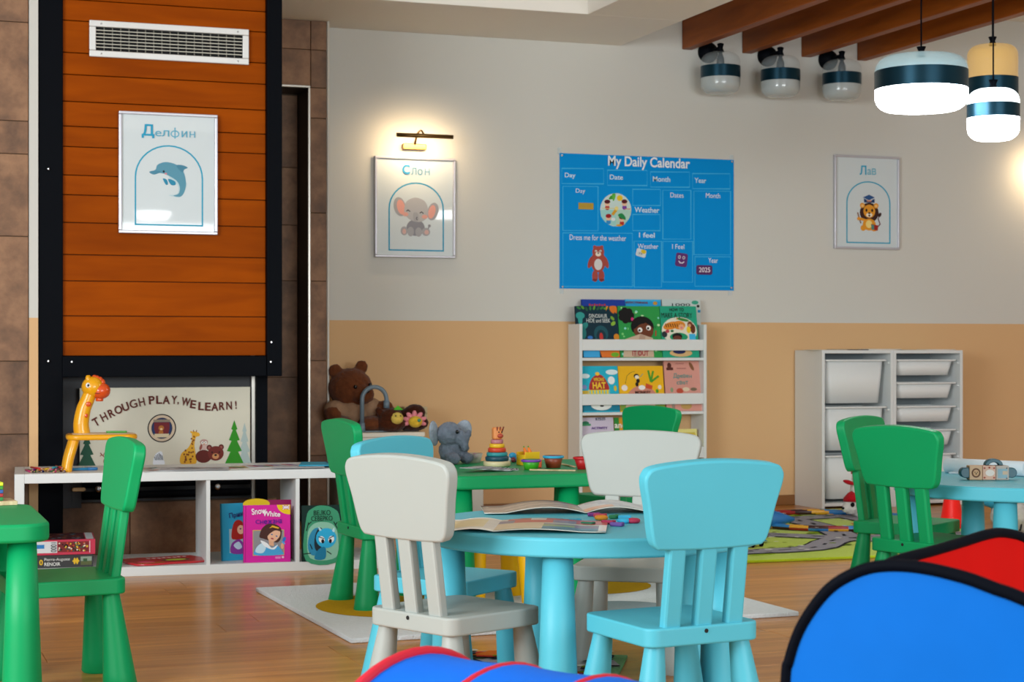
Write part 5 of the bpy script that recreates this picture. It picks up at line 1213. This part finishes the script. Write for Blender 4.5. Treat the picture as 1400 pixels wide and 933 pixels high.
def road(p, w, h, seed, rw=.15):
    random.seed(seed); X = lambda x: (x-.5)*w; Y = lambda y: (y-.5)*h
    W = lambda pts, wd, c: p.line([(X(a), Y(b)) for a, b in pts], wd, c)
    for k in range(26): p.ell(X(random.uniform(.06, .94)), Y(random.uniform(.06, .94)), .03+random.random()*.06, .02+random.random()*.05, ('#7f9a1c', '#a9c83a', '#5f7f1a')[k % 3], random.uniform(0, 90), 10)
    G = '#9b9aa2'
    roads = [[(.0, .12), (.30, .14), (.52, .30), (1, .32)], [(.02, .62), (.28, .48), (.52, .30), (.74, .08), (.80, 0)], [(.12, .98), (.35, .80), (.62, .78), (1, .84)], [(.62, .78), (.60, .55), (.52, .30)], [(.86, .98), (.84, .60), (.98, .50)]]
    for rd in roads: W([tuple(q) for q in smooth_open(rd, 5)], rw+.025, '#2a2a2e')
    for rd in roads: W([tuple(q) for q in smooth_open(rd, 5)], rw, G)
    for rd in roads:
        s_ = smooth_open(rd, 6)
        for i in range(0, len(s_)-1, 2): W([tuple(s_[i]), tuple(s_[i].lerp(s_[i+1], .7))], .016, '#22222a')
    for x, y, a, b_, c in ((.20, .30, .09, .05, '#2a86b4'), (.40, .62, .08, .05, '#a82a2a'), (.75, .55, .07, .06, '#d0581f'), (.28, .90, .06, .04, '#c83a2a'), (.70, .93, .07, .04, '#2a86b4'), (.90, .15, .06, .05, '#c0342a'), (.42, .92, .10, .04, '#d9762a'), (.60, .14, .05, .04, '#e6e2d8')):
        p.poly([(X(x)-a*1.4, Y(y)-b_), (X(x)+a, Y(y)-b_*1.1), (X(x)+a*1.3, Y(y)+b_), (X(x)-a, Y(y)+b_*1.1)], c); p.ell(X(x), Y(y), a*.4, b_*.4, '#d9dfe0', 0, 10)
    for k in range(150): p.ell(X(random.uniform(.04, .96)), Y(random.uniform(.04, .96)), .008+.014*random.random(), .008+.010*random.random(), ('#22222a', '#dfe0d8', '#6f8f1a', '#22301a')[k % 4], 0, 7)
r = rug('lime green play rug printed with grey roads before the storage units', (4.40, 7.93, .0005), -2, 1.75, 2.12, '#bcd824', .013)
p = Print(lambda x, y: (x, y), .00012); road(p, 1.70, 2.06, 3); p.build('road_pattern', r, (0, 0, .0132), (-math.pi/2, 0, 0), pile_ink)
u = Vector((math.cos(math.radians(152)), math.sin(math.radians(152)), 0)); v = Vector((math.cos(math.radians(242)), math.sin(math.radians(242)), 0))
c = Vector((2.13, 4.90, .0005))+u*.27+v*.45
r = rug('green play rug printed with roads under the round blue table', c, 152-180, .54, .90, '#2f8a2c', .010)
p = Print(lambda x, y: (x, y), .00012); road(p, .50, .86, 8, .085); p.build('road_pattern', r, (0, 0, .0102), (-math.pi/2, 0, 0), pile_ink)

# ================================================================== FLOOR TOYS
a, b = on_z(1133, 726, .02), on_z(1133, 703, .02); c = (a+b)/2; R = (a-b).length/2
hoop = MB(); n, sg = 120, 12
for i in range(n):
    th = 2*math.pi*i/n
    for k in range(sg):
        ph = 2*math.pi*k/sg; hoop.v.append(Vector(((R+.015*math.cos(ph))*math.cos(th), (R+.015*math.cos(ph))*math.sin(th), .015*math.sin(ph))))
for i in range(n):
    for k in range(sg):
        hoop.f.append([i*sg+k, ((i+1) % n)*sg+k, ((i+1) % n)*sg+(k+1) % sg, i*sg+(k+1) % sg]); hoop.m.append((int(i*1.25+k*1.0) // 5) % 4); hoop.s.append(True)
t = thing('hula_hoop', 'large hoop with twisted red, blue and yellow stripes lying on the road rug', 'hoop', (c.x, c.y, .030)); hoop.build('ring', [mat(h, .35) for h in ('#9a1f22', '#2f7fc0', '#e0a22a', '#3a1a1c')], t)
q = on_z(1070, 727, 0); t = thing('foam_cone', 'blue cone lying on its side on the road rug by the hoop', 'cone', (q.x, q.y, .062), math.radians(-20))
MB().lathe([(.055, -.10), (.056, -.09), (.03, .0), (.008, .06)], 24, xf=Matrix.Rotation(math.pi/2, 4, 'Y')).build('cone', mat('#1f6fb4', .5), t); MB().lathe([(.062, -.108), (.064, -.104), (.062, -.098)], 24, xf=Matrix.Rotation(math.pi/2, 4, 'Y')).build('base', mat('#1a5f9c', .5), t)
q = on_z(1029, 752, 0); t = thing('toy_car', 'small red toy car on the road rug behind the light blue chair', 'toy', (q.x, q.y, .014), .4)
MB().box((0, 0, .026), (.10, .05, .024), bev=.006).build('body', mat('#cc2a20', .35), t); MB().box((-.005, 0, .046), (.055, .044, .022), bev=.006).build('cabin', mat('#d9e2e6', .3), t)
for sx in (-1, 1):
    for sy in (-1, 1): MB().lathe([(.012, -.005), (.013, 0), (.012, .005)], 14, xf=Matrix.Translation((sx*.03, sy*.026, .013)) @ Matrix.Rotation(math.pi/2, 4, 'X')).build('wheel', M_BLACK, t)
# dog plush with red cap on the rug before the storage unit
q = on_z(1166, 712, 0); t = thing('plush_puppy', 'black and white plush puppy with a red cap on the road rug', 'plush toy', (q.x+.05, q.y+.02, .014), math.radians(-10))
soft_body('body', [((0, 0, .05), (.06, .05, .05)), ((-.06, -.03, .06), (.042, .04, .042)), ((-.095, -.05, .05), (.022, .022, .018)), ((.05, -.03, .02), (.03, .04, .02)), ((0, .0, .14), (.05, .045, .07)), ((.0, -.01, .215), (.045, .04, .04))], fur('#d9d6d0'), t, .007)
for q2, r2 in (((-.062, -.068, .074), (.012, .006, .013)), ((-.03, -.066, .07), (.011, .006, .012)), ((-.112, -.06, .055), (.008, .007, .007)), ((.01, -.046, .06), (.018, .008, .02))): MB().ball(q2, r2, u=12, v=8).build('spot', fur('#141416'), t)
MB().lathe([(.046, 0), (.042, .02), (.02, .045), (.004, .055)], 20, (-.05, -.02, .088)).build('cap', fur('#b01a24'), t)
MB().lathe([(.048, 0), (.044, .02), (.02, .045), (.004, .055)], 20, (0, -.01, .235)).build('cap', fur('#b01a24'), t)
MB().ball((-.065, -.02, .19), (.035, .012, .012), u=10, v=8, rot=(0, .3, 0)).build('scarf', fur('#b01a24'), t)
# red cone, cyan tip, grey plush
q = on_z(1305, 728, 0); t = thing('sport_cone', 'bright red cone standing on the road rug under the blue table', 'cone', (q.x+.05, q.y+.10, .0145))
MB().lathe([(.068, .012), (.060, .02), (.020, .26), (.012, .275), (.008, .277)], 28).build('cone', mat('#ff1408', .4), t); MB().slab(rrect(.17, .17, .02), 0, .012, .003).build('base', mat('#e8120a', .4), t)
q = on_z(1372, 712, 0); t = thing('spinning_top', 'cyan cone-tipped toy lying beyond the legs of the blue table', 'toy', (q.x+.03, q.y+.1, .10), math.radians(-20))
MB().lathe([(.002, -.10), (.03, -.07), (.055, 0), (.05, .02)], 22, xf=Matrix.Rotation(math.pi/2, 4, 'Y')).build('cone', mat('#2fb4dc', .4), t); MB().tube([(.02, 0, 0), (.10, 0, -.03)], .012, 8).build('handle', mat('#1f8ab0', .4), t); MB().lathe([(.03, -.10), (.034, -.09), (.03, 0.0)], 16).build('foot', mat('#1f8ab0', .4), t)
q = on_z(1412, 738, 0); t = thing('plush_zebra', 'grey and white striped plush toy lying on the floor beyond the blue table', 'plush toy', (q.x+.04, q.y+.12, 0), math.radians(-20))
soft_body('body', [((0, 0, .10), (.17, .11, .095)), ((-.11, -.07, .05), (.06, .06, .05)), ((.10, -.08, .05), (.07, .06, .05)), ((.14, 0, .17), (.08, .07, .07)), ((-.06, -.09, .12), (.05, .04, .06))], fur('#b9b6b0'), t, .009)
for k in range(7):
    x = -.13+k*.042; MB().tube([(x, .112*math.cos(a_)*math.sqrt(max(.05, 1-(x/.175)**2)), .10+.098*math.sin(a_)*math.sqrt(max(.05, 1-(x/.175)**2))) for a_ in [math.radians(q_) for q_ in range(60, 221, 16)]], .006, 6).build('stripe', fur('#2a2a2e'), t)

# ================================================================== TUNNEL AND POP-UP TENT IN THE FOREGROUND
def cam2w(x, d): return Vector((x*CY+d*SY, -x*SY+d*CY, 0))
RT = .245; P0 = cam2w((566-700)/FPX*2.50, 2.50); ax = cam2w(.8, -.6).normalized()
tun = thing('play_tunnel', 'blue fabric play tunnel with red piping lying on the floor', 'play tunnel', (P0.x, P0.y, RT+.005), math.atan2(ax.y, ax.x))
XT = Matrix.Rotation(math.pi/2, 4, 'Y'); LT = .45
def trad(s_):
    k = (s_ % .15)/.15; return RT-.004*math.sin(math.pi*k)
prof = [(trad(LT*i/60), LT*i/60) for i in range(61)]
MB().lathe(prof, 56, xf=XT, cap=False).lathe([(r_-.003, z_) for r_, z_ in reversed(prof)], 56, xf=XT, cap=False).build('fabric_shell', mat('#0066d8', .6, var=.18, scale=5, bump=.5, bscale=9, spec=.15), tun)
for k in range(4):
    s_ = .15*k; MB().tube([(s_, RT*math.cos(a_*math.pi/28)*(1.003 if k == 0 else .985), RT*math.sin(a_*math.pi/28)*(1.003 if k == 0 else .985)) for a_ in range(56)], (.0085 if k == 0 else .0065), 8, closed=True).build('piping', mat('#c8102e', .55), tun)
def panel(name, m_f, m_e, outl, parent, th=.006, edge=.0078):
    """fabric panel with a bound wire edge; outl are world points of one vertical plane, given around the rim"""
    o = outl[0]; ux = (outl[len(outl)//2]-o); ux.z = 0; ux.normalize(); nrm = Vector((ux.y, -ux.x, 0))
    pts = [((q-o).dot(ux), q.z) for q in outl]
    ar = sum(pts[i-1][0]*pts[i][1]-pts[i][0]*pts[i-1][1] for i in range(len(pts)))
    if ar < 0: pts.reverse()
    i0 = min(range(len(pts)), key=lambda i: (pts[i][1], pts[i][0])); pts = pts[i0:]+pts[:i0]
    M = Matrix(((ux.x, 0, nrm.x, o.x), (ux.y, 0, nrm.y, o.y), (0, 1, 0, 0), (0, 0, 0, 1)))
    f_ = MB().slab(pts, -th/2, th/2, .001, xf=M).build(name, m_f, parent)
    MB().tube([M @ Vector((x, y, 0)) for x, y in pts], edge, 10, closed=True).build('edge_binding', m_e, f_)
    return f_
tent = thing('pop_up_tent', 'pop-up play tent with blue and red panels bound in black', 'play tent', (0, 0, 0))
MBL, MRD, MBK = mat('#006ccb', .6, var=.12, scale=6, bump=.5, bscale=7, spec=.12), mat('#c40404', .6, var=.10, scale=5, bump=.4, bscale=7, spec=.12), mat('#060912', .7, spec=.06)
# blue panel: from its left corner going right and a little nearer
A, B = at(1078, 0, 2.16), at(1400, 0, 1.98); dr_ = (B-A); dr_.z = 0
def onpl(px, py):
    r_ = ray(px, py); n_ = Vector((dr_.y, -dr_.x, 0)); t_ = Vector((A.x, A.y, 0)).dot(n_)/Vector((r_.x, r_.y, 0)).dot(n_); return Vector((0, 0, EYE))+r_*t_
rim = [onpl(*q) for q in ((1075, 940), (1080, 905), (1094, 863), (1117, 826), (1143, 799), (1180, 780), (1216, 774), (1262, 777), (1318, 790), (1362, 806), (1400, 820))]
w_ = dr_.normalized(); top = rim[-1]; bl = rim[0]
rim += [top+w_*.10+Vector((0, 0, -.035)), top+w_*.16+Vector((0, 0, -.09)), top+w_*.19+Vector((0, 0, -.17)), Vector((top.x+w_.x*.20, top.y+w_.y*.20, .10)), Vector((top.x+w_.x*.17, top.y+w_.y*.17, .03)), Vector((top.x+w_.x*.10, top.y+w_.y*.10, .013)), Vector((bl.x+w_.x*.06, bl.y+w_.y*.06, .013)), Vector((bl.x+w_.x*.01, bl.y+w_.y*.01, .04)), Vector((bl.x-w_.x*.008, bl.y-w_.y*.008, .12)), Vector((bl.x-w_.x*.012, bl.y-w_.y*.012, .30))]
panel('front_panel', MBL, MBK, [q for q in smooth_closed(rim, 4)], tent)
A2 = at(1120, 0, 2.24); B2 = at(1400, 0, 2.72); dr_ = B2-A2; dr_.z = 0; A = A2
rim = [onpl(*q) for q in ((1128, 870), (1145, 825), (1175, 795), (1221, 769), (1274, 754), (1318, 741), (1347, 732), (1371, 729), (1402, 738), (1425, 765))]
w_ = dr_.normalized(); top = rim[-1]; bl = rim[0]
rim += [Vector((top.x+w_.x*.02, top.y+w_.y*.02, .45)), Vector((top.x+w_.x*.03, top.y+w_.y*.03, .15)), Vector((top.x+w_.x*.005, top.y+w_.y*.005, .03)), Vector((top.x-w_.x*.08, top.y-w_.y*.08, .013)), Vector((bl.x+w_.x*.10, bl.y+w_.y*.10, .013)), Vector((bl.x+w_.x*.02, bl.y+w_.y*.02, .03)), Vector((bl.x, bl.y, .12))]
panel('rear_panel', MRD, MBK, [q for q in smooth_closed(rim, 4)], tent)

flush_blobs()
flush_texts()
